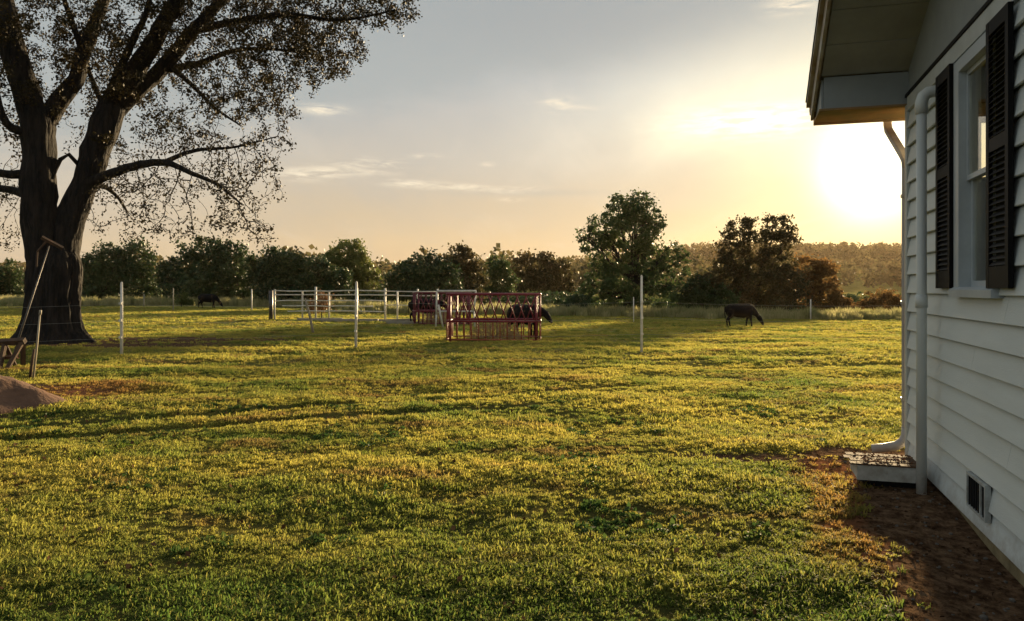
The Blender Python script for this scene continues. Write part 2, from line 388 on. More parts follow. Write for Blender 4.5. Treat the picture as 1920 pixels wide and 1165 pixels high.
def red_mask(x, y):                # rusty dead grass along the rim of the bare soil, and by the heap
    d, u = wall_dist(x, y)
    edge = .88 + .13 * vnoise(x, y, 2.2, 1) + .07 * vnoise(x, y, 6, 2) - .12 * sstep(-3, -.5, u)
    r1 = sstep(.34, .08, np.abs(d - edge)) * sstep(-3.6, -2.6, u) * sstep(.3, -.3, u)
    r2 = sstep(1.3, .4, np.hypot((x + 6.7) / 1.1, (y - 12.3) / .9))
    r3 = sstep(.5, .1, np.hypot((x + 2.15) / .45, (y - 5.3) / .28)) * .6
    r4 = sstep(.6, .1, np.abs(y - 25.4)) * sstep(-10, -8, x) * sstep(-5.2, -6.2, x) * .7
    return np.clip(np.maximum.reduce([r1 * .9, r2, r3, r4]), 0, 1)

def ground():
    def axis(parts):
        a = [np.arange(p0, p1, st) for p0, p1, st in parts]; return np.unique(np.concatenate(a).round(4))
    xs = axis([(-1800, -200, 80), (-200, -60, 12), (-60, -20, 1.5), (-20, -9, .3), (-9, 6, .11), (6, 30, .8), (30, 80, 3), (80, 200, 12), (200, 1801, 80)])
    ys = axis([(-200, -20, 20), (-20, 1, 1.5), (1, 12, .11), (12, 30, .3), (30, 80, 1.2), (80, 1300, 14), (1300, 2601, 100)])
    X, Y = np.meshgrid(xs, ys); Z = H(X, Y)
    nx, ny = len(xs), len(ys)
    me = bpy.data.meshes.new('ground'); V = np.stack([X, Y, Z], -1).reshape(-1, 3)
    i = np.arange(nx * ny).reshape(ny, nx)
    F = np.stack([i[:-1, :-1], i[:-1, 1:], i[1:, 1:], i[1:, :-1]], -1).reshape(-1, 4)
    me.vertices.add(len(V)); me.vertices.foreach_set('co', V.reshape(-1).astype(np.float32))
    me.loops.add(F.size); me.loops.foreach_set('vertex_index', F.reshape(-1).astype(np.int32))
    me.polygons.add(len(F)); me.polygons.foreach_set('loop_start', np.arange(0, F.size, 4, dtype=np.int32))
    me.update(calc_edges=True); me.shade_smooth()
    for nm, fn in (('dirt', dirt_mask), ('rust', red_mask)):
        at_ = me.attributes.new(nm, 'FLOAT', 'POINT'); at_.data.foreach_set('value', fn(X, Y).reshape(-1).astype(np.float32))
    me.materials.append(ground_mat())
    o = bpy.data.objects.new('ground', me); put(o); tag(o, kind='structure'); return o

def grass_colour(nt, pos):
    """colour of the turf from world position: green, yellow-green, straw patches"""
    N, L = nt.nodes, nt.links
    def noise(scale, det=4, r=.6, st=(1, 1, 1)):
        mp = N.new('ShaderNodeMapping'); mp.inputs['Scale'].default_value = st; L.new(pos, mp.inputs[0])
        t = N.new('ShaderNodeTexNoise'); t.inputs['Scale'].default_value = scale; t.inputs['Detail'].default_value = det; t.inputs['Roughness'].default_value = r
        L.new(mp.outputs[0], t.inputs['Vector']); return t.outputs['Fac']
    def m(op, a, b, c=None, cl=False):
        x = N.new('ShaderNodeMath'); x.operation = op; x.use_clamp = cl
        for i, v in enumerate((a, b, c)):
            if v is None: continue
            if isinstance(v, (int, float)): x.inputs[i].default_value = v
            else: L.new(v, x.inputs[i])
        return x.outputs[0]
    def mix(f, a, b):
        x = N.new('ShaderNodeMix'); x.data_type = 'RGBA'
        for s, v in ((x.inputs[0], f), (x.inputs[6], a), (x.inputs[7], b)):
            if isinstance(v, (int, float)): s.default_value = v
            elif isinstance(v, tuple): s.default_value = (*v, 1)
            else: L.new(v, s)
        return x.outputs[2]
    big = noise(.35, 5, .6, (1, 1.6, 1)); mid = noise(2.3, 5, .65); fine = noise(9, 4, .6)
    f1 = m('MULTIPLY_ADD', big, 5.0, -1.75, True)
    c = mix(f1, (.105, .15, .034), (.295, .265, .062))
    f2 = m('MULTIPLY_ADD', mid, 6.0, -3.3, True)
    c = mix(m('MULTIPLY', f2, .8), c, (.31, .225, .07))
    f3 = m('MULTIPLY_ADD', fine, 5.0, -2.9, True)
    c = mix(m('MULTIPLY', f3, .7), c, (.16, .115, .035))
    f4 = m('MULTIPLY_ADD', noise(1.1, 4, .6), 7.0, -3.9, True)
    c = mix(m('MULTIPLY', f4, .85), c, (.045, .088, .014))
    f5 = m('MULTIPLY_ADD', noise(.55, 5, .6, (.45, 1.5, 1)), 8.0, -4.5, True)
    c = mix(m('MULTIPLY', f5, .6), c, (.045, .085, .016))
    f6 = m('MULTIPLY_ADD', noise(.8, 5, .65, (.7, 1.3, 1)), 9.0, -4.9, True)
    c = mix(m('MULTIPLY', f6, .8), c, (.17, .10, .045))
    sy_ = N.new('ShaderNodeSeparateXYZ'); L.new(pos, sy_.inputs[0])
    near_shade = m('MULTIPLY', m('MULTIPLY_ADD', sy_.outputs[1], -.30, 2.1, True), m('MULTIPLY_ADD', noise(.9, 4, .6), 4.0, -1.05, True))  # foreground darkening painted into the turf colour, stronger towards the camera
    c = mix(m('MULTIPLY', near_shade, .85), c, (.040, .085, .020))
    return c, mix, m, noise
def rust_by_attr(nt, name, typ='GEOMETRY'):
    a = nt.nodes.new('ShaderNodeAttribute'); a.attribute_name = name; a.attribute_type = typ; return a.outputs['Fac']
def ground_mat():
    mt, nt, N, L, b = new_mat('ground_turf')
    g = N.new('ShaderNodeNewGeometry'); pos = g.outputs['Position']
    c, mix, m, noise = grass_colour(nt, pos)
    sepn = N.new('ShaderNodeSeparateXYZ'); L.new(pos, sepn.inputs[0])
    far = m('MULTIPLY_ADD', sepn.outputs[1], 1 / 18, -.7, True)
    soil = mix(m('MULTIPLY_ADD', noise(6, 6, .7), 3, -1, True), (.030, .026, .010), (.070, .056, .022))
    c = mix(m('MULTIPLY_ADD', far, .65, .25), soil, c)          # earth shows between the tufts near by
    # long soft streaks of the far pasture
    st = m('MULTIPLY_ADD', noise(.12, 5, .6, (1, 4.5, 1)), 6, -2.7, True)
    c = mix(m('MULTIPLY', m('MULTIPLY', st, far), .75), c, (.30, .26, .11))
    dirt = m('MULTIPLY_ADD', m('ADD', rust_by_attr(nt, 'dirt'), m('MULTIPLY_ADD', noise(7, 5, .7), .8, -.4)), 2.2, -.6, True)
    soil2 = mix(m('MULTIPLY_ADD', noise(11, 6, .7), 4, -1.6, True), (.060, .034, .020), (.20, .125, .075))
    c = mix(dirt, c, soil2)
    rust = m('MULTIPLY_ADD', m('ADD', rust_by_attr(nt, 'rust'), m('MULTIPLY_ADD', noise(9, 5, .7), 1.0, -.5)), 2.0, -.6, True)
    c = mix(m('MULTIPLY', rust, .6), c, (.26, .10, .045))
    L.new(c, b.inputs['Base Color']); b.inputs['Roughness'].default_value = 1.0; b.inputs['Specular IOR Level'].default_value = .0
    bp = N.new('ShaderNodeBump'); bp.inputs['Strength'].default_value = .9; bp.inputs['Distance'].default_value = .03
    L.new(m('ADD', noise(22, 6, .7), m('MULTIPLY', noise(5, 4, .6), 2.0)), bp.inputs['Height']); L.new(bp.outputs[0], b.inputs['Normal'])
    return mt
ground()

# ------------------------------------------------------------------ grass
def grass_mat():
    mt, nt, N, L, b = new_mat('grass_blade')
    g = N.new('ShaderNodeNewGeometry'); pos = g.outputs['Position']
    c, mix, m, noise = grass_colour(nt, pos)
    rnd = g.outputs['Random Per Island']
    inst = rust_by_attr(nt, 'rustv', 'INSTANCER')
    c = mix(m('MULTIPLY_ADD', rnd, 3.0, -2.5, True), c, (.34, .26, .08))
    c = mix(m('MULTIPLY_ADD', rnd, -3.0, .55, True), c, (.05, .09, .020))
    c = mix(m('MULTIPLY', inst, .7, None, True), c, (.25, .125, .05))
    L.new(c, b.inputs['Base Color']); b.inputs['Roughness'].default_value = .7; b.inputs['Specular IOR Level'].default_value = .08
    tr = N.new('ShaderNodeBsdfTranslucent'); 
    hs = N.new('ShaderNodeHueSaturation'); hs.inputs['Value'].default_value = 1.75; hs.inputs['Saturation'].default_value = 1.05; L.new(c, hs.inputs['Color'])
    L.new(hs.outputs[0], tr.inputs[0])
    mx = N.new('ShaderNodeMixShader'); mx.inputs[0].default_value = .5
    L.new(b.outputs[0], mx.inputs[1]); L.new(tr.outputs[0], mx.inputs[2]); L.new(mx.outputs[0], N['Material Output'].inputs[0])
    return mt
M['grass'] = grass_mat()
def tuft(seed, n, h, rad, wid, lean):
    g = random.Random(seed); v = []; f = []
    for _ in range(n):
        a = g.uniform(0, 2 * PI); r = rad * math.sqrt(g.random()); x, y = r * math.cos(a), r * math.sin(a)
        th = g.uniform(0, 2 * PI); ln = lean * g.uniform(.2, 1.3); hh = h * g.uniform(.45, 1.25); w = wid * g.uniform(.7, 1.3)
        dx, dy = math.cos(th) * ln, math.sin(th) * ln; q = g.uniform(0, 2 * PI); wx, wy = math.cos(q) * w, math.sin(q) * w
        k = len(v)
        v += [(x - wx, y - wy, -.01), (x + wx, y + wy, -.01), (x + dx * .35 - wx * .8, y + dy * .35 - wy * .8, hh * .6), (x + dx * .35 + wx * .8, y + dy * .35 + wy * .8, hh * .6), (x + dx, y + dy, hh * (1 - .25 * ln / lean))]
        f += [(k, k + 1, k + 3, k + 2), (k + 2, k + 3, k + 4)]
    me = bpy.data.meshes.new('grass_tuft'); me.from_pydata(v, [], f); me.materials.append(M['grass']); return me
def scatter(name, P, rot, scl, attr, srcs, label):
    me = bpy.data.meshes.new(name); me.vertices.add(len(P)); me.vertices.foreach_set('co', P.reshape(-1).astype(np.float32))
    a = me.attributes.new('rot', 'FLOAT_VECTOR', 'POINT'); a.data.foreach_set('vector', rot.reshape(-1).astype(np.float32))
    a = me.attributes.new('scl', 'FLOAT', 'POINT'); a.data.foreach_set('value', scl.astype(np.float32))
    a = me.attributes.new('rustv', 'FLOAT', 'POINT'); a.data.foreach_set('value', attr.astype(np.float32))
    me.update(); o = put(bpy.data.objects.new(name, me)); tag(o, label, None, kind='stuff')
    src = bpy.data.collections.new(name + '_source')
    for i, s in enumerate(srcs): src.objects.link(bpy.data.objects.new('grass_tuft', s))
    ng = bpy.data.node_groups.new(name + '_scatter', 'GeometryNodeTree')
    ng.interface.new_socket('Geometry', in_out='INPUT', socket_type='NodeSocketGeometry')
    ng.interface.new_socket('Geometry', in_out='OUTPUT', socket_type='NodeSocketGeometry')
    N, L = ng.nodes, ng.links
    gi = N.new('NodeGroupInput'); go = N.new('NodeGroupOutput'); ip = N.new('GeometryNodeInstanceOnPoints'); ci = N.new('GeometryNodeCollectionInfo')
    ci.inputs['Collection'].default_value = src; ci.inputs['Separate Children'].default_value = True; ci.inputs['Reset Children'].default_value = True
    ip.inputs['Pick Instance'].default_value = True
    def attrn(nm, t):
        x = N.new('GeometryNodeInputNamedAttribute'); x.data_type = t; x.inputs['Name'].default_value = nm; return x.outputs['Attribute']
    ri = N.new('FunctionNodeRandomValue'); ri.data_type = 'INT'; ri.inputs['Min'].default_value = 0; ri.inputs['Max'].default_value = len(srcs) - 1
    L.new(gi.outputs[0], ip.inputs['Points']); L.new(ci.outputs[0], ip.inputs['Instance']); L.new(ri.outputs['Value'], ip.inputs['Instance Index'])
    for s in ri.outputs:
        if s.enabled and s.type == 'INT': L.new(s, ip.inputs['Instance Index'])
    L.new(attrn('rot', 'FLOAT_VECTOR'), ip.inputs['Rotation']); L.new(attrn('scl', 'FLOAT'), ip.inputs['Scale'])
    L.new(ip.outputs[0], go.inputs[0])
    md = o.modifiers.new('scatter', 'NODES'); md.node_group = ng
    return o
def grass():
    P = []; S = []
    for d0, d1, dens, sc in ((1.5, 5, 1500, .82), (5, 9, 800, .95), (9, 16, 380, 1.15), (16, 30, 130, 1.4), (30, 60, 26, 1.7)):
        xw = lambda y: (-.80 * y - 1.2, .80 * y + 1.2)
        n = int(dens * (d1 - d0) * (1.6 * (d0 + d1) / 2 + 2.4))
        y = np.sqrt(rng.uniform(d0 ** 2, d1 ** 2, n)); x = rng.uniform(-1, 1, n) * (.8 * y + 1.2)
        P.append(np.stack([x, y], -1)); S.append(np.full(n, sc))
    P = np.concatenate(P); S = np.concatenate(S); x, y = P[:, 0], P[:, 1]
    d, u = wall_dist(x, y)
    dm = dirt_mask(x, y); rm = red_mask(x, y)
    patch = np.clip(.5 + .8 * vnoise(x, y, 1.3, 11) + .5 * vnoise(x, y, 4.1, 12), 0, 1)
    keep = (rng.random(len(x)) > dm * (1.0 - .35 * rm)) & ~((d < .06) & (u < .1)) & (rng.random(len(x)) < .42 + .8 * patch)
    keep &= ~((np.hypot(x + 7.62, (y - 10.5) / .85) < 1.35)) & ~(np.hypot(x + 13.8, y - 23) < .9)
    x, y, S, rm, patch = x[keep], y[keep], S[keep], rm[keep], patch[keep]
    z = H(x, y); n = len(x)
    S = S * rng.uniform(.55, 1.35, n) * (.65 + .6 * patch) * (1 - .55 * track_mask(x, y))
    rot = np.stack([rng.normal(0, .12, n), rng.normal(0, .12, n), rng.uniform(0, 2 * PI, n)], -1)
    rv = np.clip(rm * 1.3 * rng.uniform(.3, 1.2, n), 0, 1)
    srcs = [tuft(1, 26, .036, .045, .0036, .034), tuft(2, 22, .028, .050, .0042, .045), tuft(3, 24, .048, .040, .0032, .030), tuft(4, 18, .024, .055, .0060, .042), tuft(5, 16, .018, .06, .0080, .03)]
    scatter('grass', np.stack([x, y, z], -1), rot, S, rv, srcs, 'uneven yellow green lawn grass with darker clumps and straw patches')
    print('grass tufts', n)
    # low broad-leaved clover and plantain growing in patches of the lawn
    n = 9000; yc = np.sqrt(rng.uniform(1.5 ** 2, 12 ** 2, n)); xc = rng.uniform(-1, 1, n) * (.8 * yc + 1)
    k = (vnoise(xc, yc, 1.6, 41) + .6 * vnoise(xc, yc, 4, 42) > .45) & (dirt_mask(xc, yc) < .4) & (wall_dist(xc, yc)[0] > .1); xc, yc = xc[k], yc[k]; n = len(xc)
    MC = leaf_mat('clover_leaf', [(.035, .075, .020), (.06, .11, .028), (.11, .14, .035)], .35, 3, spec=.05)
    ct = [tuft(21, 22, .030, .05, .010, .016), tuft(22, 12, .036, .04, .014, .04)]
    for t in ct: t.materials.clear(); t.materials.append(MC)
    rot = np.stack([rng.normal(0, .15, n), rng.normal(0, .15, n), rng.uniform(0, 2 * PI, n)], -1)
    scatter('clover_patches', np.stack([xc, yc, H(xc, yc)], -1), rot, rng.uniform(.7, 1.4, n), np.zeros(n), ct, 'low broad leaved clover growing in patches of the lawn')
    # tall weeds and seed heads along the far edge of the pasture
    n = 5200
    xx = rng.uniform(-48, 33, n); yy = np.where(xx < -12, 66, 57) + rng.normal(0, 1.6, n) + 2 * np.sin(xx * .2) + np.clip(-xx - 12, 0, 40) * .12
    zz = H(xx, yy)
    wt = [tuft(11, 40, .62, .30, .028, .18), tuft(12, 34, .45, .34, .036, .2), tuft(13, 46, .80, .24, .022, .16)]
    M2 = leaf_mat('pasture_weeds', [(.18, .19, .06), (.32, .30, .13), (.44, .38, .20)], .5, .5)
    for t in wt: t.materials.clear(); t.materials.append(M2)
    rot = np.stack([rng.normal(0, .1, n), rng.normal(0, .1, n), rng.uniform(0, 2 * PI, n)], -1)
    scatter('weeds', np.stack([xx, yy, zz], -1), rot, rng.uniform(.5, 1.15, n), np.zeros(n), wt, 'pale tall weeds along the far edge of the pasture')
grass()

def litter():
    # dead leaves, crumbs of soil and small stones on the bare ground beside the wall
    n = 3600
    u = rng.uniform(-6.5, .8, n); d = rng.uniform(.02, 1.7, n)
    x = OX + UX * u - UY * d; y = OY + UY * u + UX * d
    k = rng.random(n) < dirt_mask(x, y) + .04; x, y = x[k], y[k]; n = len(x)
    C = np.stack([x, y, H(x, y) + rng.uniform(.004, .02, n)], -1)
    Q = leaf_quads(C, .032, seed=5, aspect=.7); Q[:, :, 2] = C[:, None, 2] + (Q[:, :, 2] - C[:, None, 2]) * .45
    lm = leaf_mat('fallen_leaf', [(.035, .02, .012), (.08, .045, .025), (.16, .10, .06)], .05, 6, spec=.0)
    o = put(bpy.data.objects.new('dead_leaves', fast_mesh('dead_leaves', Q, 4, lm))); tag(o, 'brown dead leaves on the bare soil beside the house wall', kind='stuff')
    mb = MB(); g = random.Random(4)
    ico = bmesh.new(); bmesh.ops.create_icosphere(ico, subdivisions=1, radius=1)
    iv = [v.co.copy() for v in ico.verts]; jf = [tuple(v.index for v in f.verts) for f in ico.faces]; ico.free()
    for i in range(230):
        uu = g.uniform(-5, .4); dd = abs(g.gauss(0, .35)) + .05
        X = OX + UX * uu - UY * dd; Y = OY + UY * uu + UX * dd
        if g.random() > float(dirt_mask(X, Y)): continue
        r = g.uniform(.004, .014) * (1.6 if g.random() < .1 else 1); z = gz(X, Y) + r * .3
        sx, sy, sz = r * g.uniform(.7, 1.4), r * g.uniform(.7, 1.4), r * g.uniform(.5, .9)
        mb.add([(X + v.x * sx, Y + v.y * sy, z + v.z * sz) for v in iv], jf)
    tag(mb.build('gravel', M['pebble']), 'small pale stones scattered on the bare soil by the wall', kind='stuff')
    # fallen leaves over the lawn
    n = 2600; y = np.sqrt(rng.uniform(2 ** 2, 14 ** 2, n)); x = rng.uniform(-1, 1, n) * (.78 * y + 1)
    d, u = wall_dist(x, y); k = d > .1; x, y = x[k], y[k]; n = len(x)
    C = np.stack([x, y, H(x, y) + rng.uniform(.02, .05, n)], -1); Q = leaf_quads(C, .04, seed=9, aspect=.7)
    o = put(bpy.data.objects.new('fallen_leaves', fast_mesh('fallen_leaves', Q, 4, lm))); tag(o, 'scattered brown fallen leaves lying in the lawn', kind='stuff')
litter()

# ------------------------------------------------------------------ house
RZ = math.atan2(-UX, UY)
house = empty('farmhouse', (OX, OY, 0), RZ)
tag(house, 'pale grey lap siding farmhouse with deep eaves and black shutters', 'house')
LAP, H0, NC = .168, .045, 19
LEN, DEP = 12.0, 9.0               # gable wall runs to y=-LEN, house runs to x=+DEP
TOPW = H0 + LAP * NC
WY0, WY1, WH0, WH1 = -2.58, -1.72, 1.56, 3.20     # window opening in the near wall (u range, heights)
def board(y0, y1, k):
    z0 = H0 + LAP * k
    mb = MB(); mb.prism([(-.035, z0 + .004), (-.032, z0), (-.016, z0), (.0, z0 + .02), (.0, z0 + LAP - .009), (-.005, z0 + LAP - .009)], 'y', y0, y1)
    return mb
wall = MB()
wall.box(.002, .12, -LEN, WY0, H0 + .021, TOPW + .02); wall.box(.002, .12, WY1, 0, H0 + .021, TOPW + .02)
wall.box(.002, .12, WY0, WY1, H0 + .021, WH0); wall.box(.002, .12, WY0, WY1, WH1, TOPW + .02)
wall_o = wall.build('wall', M['siding'], house)
g = random.Random(3)
for k in range(NC):
    z0 = H0 + LAP * k
    segs = [(-LEN, -.05)]
    if z0 + LAP > WH0 and z0 < WH1: segs = [(-LEN, WY0 - .04), (WY1 + .04, -.05)]
    for a, b_ in segs:
        L_ = b_ - a
        if L_ > 4:
            cut = a + (1.2 + (k * 1.37) % 3.4); bits = []; s0 = a
            while cut < b_ - 1.5: bits.append((s0, cut)); s0 = cut; cut += 3.66
            bits.append((s0, b_))
        else: bits = [(a, b_)]
        for p, q in bits: board(p + .0015, q - .0015, k).build('siding_board', M['siding'], wall_o)
mb = MB(); mb.box(-.036, .0015, -.048, .03, H0 - .01, 3.285); mb.box(.0, .09, .004, .03, H0 - .01, 3.285)
mb.build('corner_trim', M['trim'], house)
MB().box(-.034, -.002, -LEN, -.052, TOPW - .012, TOPW + .115).build('frieze_board', M['trim'], house)
# wall above: smooth gable panels with battens, standing a little proud above a black shadow strip
SL = .432; HS = 3.607
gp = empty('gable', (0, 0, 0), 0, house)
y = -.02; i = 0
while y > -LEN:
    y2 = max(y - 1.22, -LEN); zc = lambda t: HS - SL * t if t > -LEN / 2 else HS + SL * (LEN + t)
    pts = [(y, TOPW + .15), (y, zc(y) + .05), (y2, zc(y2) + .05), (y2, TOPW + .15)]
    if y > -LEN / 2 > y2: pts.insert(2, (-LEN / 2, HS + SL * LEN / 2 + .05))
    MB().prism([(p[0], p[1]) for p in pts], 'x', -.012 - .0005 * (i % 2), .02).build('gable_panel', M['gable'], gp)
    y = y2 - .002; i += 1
MB().box(-.045, .0, -LEN, -.01, TOPW + .118, TOPW + .146).build('shadow_ledge', M['shutter'], house)  # black strip stands in for the shadow line below the gable panels
MB().box(.0, .10, -LEN, -.02, TOPW + .021, TOPW + .16).build('band_backing', M['gable'], house)
# foundation
mb = MB(); mb.box(.012, .2, -LEN, -.012, -.5, H0 + .02); mb.box(.2, DEP, -.2, -.012, -.5, H0 + .02)
mb.build('foundation', M['foundation'], house)
# back wall (faces the sun) with its own window opening, and the room behind
BX0, BX1, BH0, BH1 = .40, 1.35, 2.55, 3.12
mb = MB(); mb.box(.12, BX0, -.13, -.001, 0, 3.3); mb.box(BX1, DEP, -.13, -.001, 0, 3.3)
mb.box(BX0, BX1, -.13, -.001, 0, BH0); mb.box(BX0, BX1, -.13, -.001, BH1, 3.3)
mb.build('back_wall', M['siding'], house)
mb = MB(); mb.box(DEP, DEP + .12, -LEN, 0, -.4, 3.3); mb.box(.12, DEP, -LEN, -LEN + .12, -.4, 3.3)
mb.build('far_wall', M['siding'], house)
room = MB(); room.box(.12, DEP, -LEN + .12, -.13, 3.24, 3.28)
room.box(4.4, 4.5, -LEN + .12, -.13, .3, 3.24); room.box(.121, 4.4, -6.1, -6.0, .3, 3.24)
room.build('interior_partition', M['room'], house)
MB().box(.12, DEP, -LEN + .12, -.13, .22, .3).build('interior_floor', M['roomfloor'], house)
bw = empty('window', (0, 0, 0), 0, house)
mb = MB()
for a in ((BX0, BX1, -.10, -.04, BH0, BH0 + .04), (BX0, BX1, -.10, -.04, BH1 - .04, BH1), (BX0, BX0 + .035, -.10, -.04, BH0 + .04, BH1 - .04), (BX1 - .035, BX1, -.10, -.04, BH0 + .04, BH1 - .04)): mb.box(*a)
mb.build('frame', M['window'], bw)
MB().box(BX0 + .035, BX1 - .035, -.072, -.068, BH0 + .04, BH1 - .04).build('pane', M['glass'], bw)

# double-hung window in the near wall
win = empty('window', (0, 0, 0), 0, house)
mb = MB(); c = .085
mb.box(-.045, .06, WY0 - .04, WY0 + c, WH0, WH1); mb.box(-.045, .06, WY1 - c, WY1 + .04, WH0, WH1)
mb.box(-.045, .06, WY0 + c, WY1 - c, WH1 - c, WH1)
mb.build('casing', M['window'], win)
mb = MB(); mb.prism([(-.075, WH0 - .02), (.06, WH0 - .02), (.06, WH0 + .05), (-.04, WH0 + .05), (-.075, WH0 + .03)], 'y', WY0 - .05, WY1 + .05)
mb.build('sill', M['window'], win)
ym0, ym1 = WY0 + c, WY1 - c; hm = 2.36
def sash(h0, h1, x0, x1, st):
    m_ = MB(); m_.box(x0, x1, ym0, ym0 + st, h0, h1); m_.box(x0, x1, ym1 - st, ym1, h0, h1)
    m_.box(x0, x1, ym0 + st, ym1 - st, h0, h0 + st); m_.box(x0, x1, ym0 + st, ym1 - st, h1 - st, h1)
    return m_
s1 = sash(hm - .01, WH1 - c, .005, .030, .035).build('sash', M['window'], win)
s2 = sash(WH0 + .05, hm + .035, .032, .058, .042).build('sash', M['window'], win)
MB().box(.016, .019, ym0 + .034, ym1 - .034, hm + .024, WH1 - c - .034).build('pane', M['glass'], win)
MB().box(.044, .047, ym0 + .041, ym1 - .041, WH0 + .091, hm - .006).build('pane', M['glass'], win)
# shutters
slat_mesh = None
def shutter(y0, y1):
    global slat_mesh
    s = empty('shutter', (0, 0, 0), 0, house); z0, z1 = 1.60, 3.215; sw = .055; x0, x1 = -.068, -.040
    m_ = MB(); m_.box(x0, x1, y0, y0 + sw, z0, z1); m_.box(x0, x1, y1 - sw, y1, z0, z1)
    mid = (2.42, 2.50)
    for a, b_ in ((z0, z0 + .13), mid, (z1 - .085, z1)): m_.box(x0 + .001, x1 - .001, y0 + sw, y1 - sw, a, b_)
    m_.build('frame', M['shutter'], s)
    MB().box(x1 - .005, x1 - .001, y0 + sw, y1 - sw, z0 + .1, z1 - .05).build('backing', M['dark'], s)
    if slat_mesh is None:
        w = (y1 - y0 - 2 * sw) / 2
        q = MB(); q.prism([(-.011, -.012), (-.008, -.014), (.011, .010), (.008, .012)], 'y', -w, w); slat_mesh = q.mesh('louver_slat', M['shutter'])
    for a, b_ in ((z0 + .13, mid[0]), (mid[1], z1 - .085)):
        n = int((b_ - a) / .0345)
        for i in range(n):
            o = bpy.data.objects.new('slat', slat_mesh); put(o, s); o.location = ((x0 + x1) / 2 - .003, (y0 + y1) / 2, a + (i + .5) * (b_ - a) / n)
    return s
shutter(-1.66, -1.26); shutter(-2.91, -2.505)
# foundation vent set in the lowest boards
v = empty('foundation_vent', (0, 0, 0), 0, house); vy0, vy1, vz0, vz1 = -2.44, -2.03, .145, .375
MB().box(-.042, -.006, vy0 + .02, vy1 - .02, vz0 + .015, vz1 - .015).build('grille_backing', M['dark'], v)
mb = MB(); mb.box(-.054, -.02, vy0, vy1, vz0, vz0 + .018); mb.box(-.054, -.02, vy0, vy1, vz1 - .018, vz1)
mb.box(-.0545, -.02, vy0, vy0 + .02, vz0 + .018, vz1 - .018); mb.box(-.0545, -.02, vy1 - .02, vy1, vz0 + .018, vz1 - .018)
mb.build('frame', M['vent'], v)
for i in range(7):
    yy = vy0 + .055 + i * .05
    MB().box(-.052, -.0425, yy, yy + (.022 if i == 1 else .008), vz0 + .018, vz1 - .018).build('grille_bar', M['vent'] if i == 1 else M['dark'], v)
# roof: rake overhang along the gable, eave overhang at the back
OV, EV = .76, .57
roof = empty('roof', (0, 0, 0), 0, house)
def slope(t): return HS - SL * t if t > -LEN / 2 else HS + SL * (LEN + t)
def slab(x0, x1, t0, t1, dz0, dz1):
    m_ = MB(); a, b_ = slope(t0), slope(t1)
    m_.prism([(t0, a + dz0), (t1, b_ + dz0), (t1, b_ + dz1), (t0, a + dz1)], 'x', x0, x1); return m_
# soffit boards on the rake overhang
t = -.002; n = 0
while t > -LEN / 2:
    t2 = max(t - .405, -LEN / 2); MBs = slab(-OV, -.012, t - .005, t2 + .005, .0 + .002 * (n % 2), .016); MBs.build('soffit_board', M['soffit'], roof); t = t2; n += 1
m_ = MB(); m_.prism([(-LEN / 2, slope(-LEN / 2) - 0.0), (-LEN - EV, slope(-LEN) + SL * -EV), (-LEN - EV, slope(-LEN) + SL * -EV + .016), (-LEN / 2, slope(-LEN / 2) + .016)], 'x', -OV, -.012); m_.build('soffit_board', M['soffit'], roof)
# deck
m_ = MB(); e0 = slope(EV)
m_.prism([(EV, e0 + .03), (-LEN / 2, slope(-LEN / 2) + .03), (-LEN - EV, e0 + .03), (-LEN - EV, e0 + .15), (-LEN / 2, slope(-LEN / 2) + .15), (EV, e0 + .15)], 'x', -OV - .02, DEP + .6); m_.build('deck', M['fascia'], roof)
# rake fascia
m_ = MB(); m_.prism([(EV + .02, e0 - .045), (-LEN / 2, slope(-LEN / 2) - .045), (-LEN - EV, e0 - .045), (-LEN - EV, e0 + .149), (-LEN / 2, slope(-LEN / 2) + .149), (EV + .02, e0 + .149)], 'x', -OV - .046, -OV - .021); m_.build('rake_board', M['fascia'], roof)
m_ = MB(); m_.prism([(EV + .05, e0 + .095), (-LEN / 2, slope(-LEN / 2) + .095), (-LEN - EV, e0 + .095), (-LEN - EV, e0 + .152), (-LEN / 2, slope(-LEN / 2) + .152), (EV + .05, e0 + .152)], 'x', -OV - .085, -OV - .047); m_.build('drip_edge', M['fascia'], roof)
# shingles in courses on both slopes
for sgn in (0, 1):
    nn = 18; ln = (LEN / 2 + EV + .04) / nn
    for i in range(nn):
        a = EV + .04 - i * ln; b_ = a - ln - .03
        if sgn: a, b_ = -LEN - a, -LEN - b_
        hh = lambda tt: (HS - SL * tt if not sgn else HS + SL * (LEN + tt)) + .156
        m_ = MB(); m_.prism([(a, hh(a) + .010), (b_, hh(b_)), (b_, hh(b_) + .006), (a, hh(a) + .018)] , 'x', -OV - .095, DEP + .62); m_.build('shingle_course', M['shingle'], roof)
# boxed eave return seen from its end
er = empty('eave_box', (0, 0, 0), 0, house)
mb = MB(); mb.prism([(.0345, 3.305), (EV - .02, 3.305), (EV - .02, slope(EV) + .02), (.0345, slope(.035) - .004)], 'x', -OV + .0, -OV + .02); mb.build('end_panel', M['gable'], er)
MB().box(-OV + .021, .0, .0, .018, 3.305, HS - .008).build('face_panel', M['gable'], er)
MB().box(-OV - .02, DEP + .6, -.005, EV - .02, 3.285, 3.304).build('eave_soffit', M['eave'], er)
MB().box(-OV - .02, DEP + .6, EV - .019, EV + .008, 3.262, 3.50).build('eave_fascia', M['eave'], er)
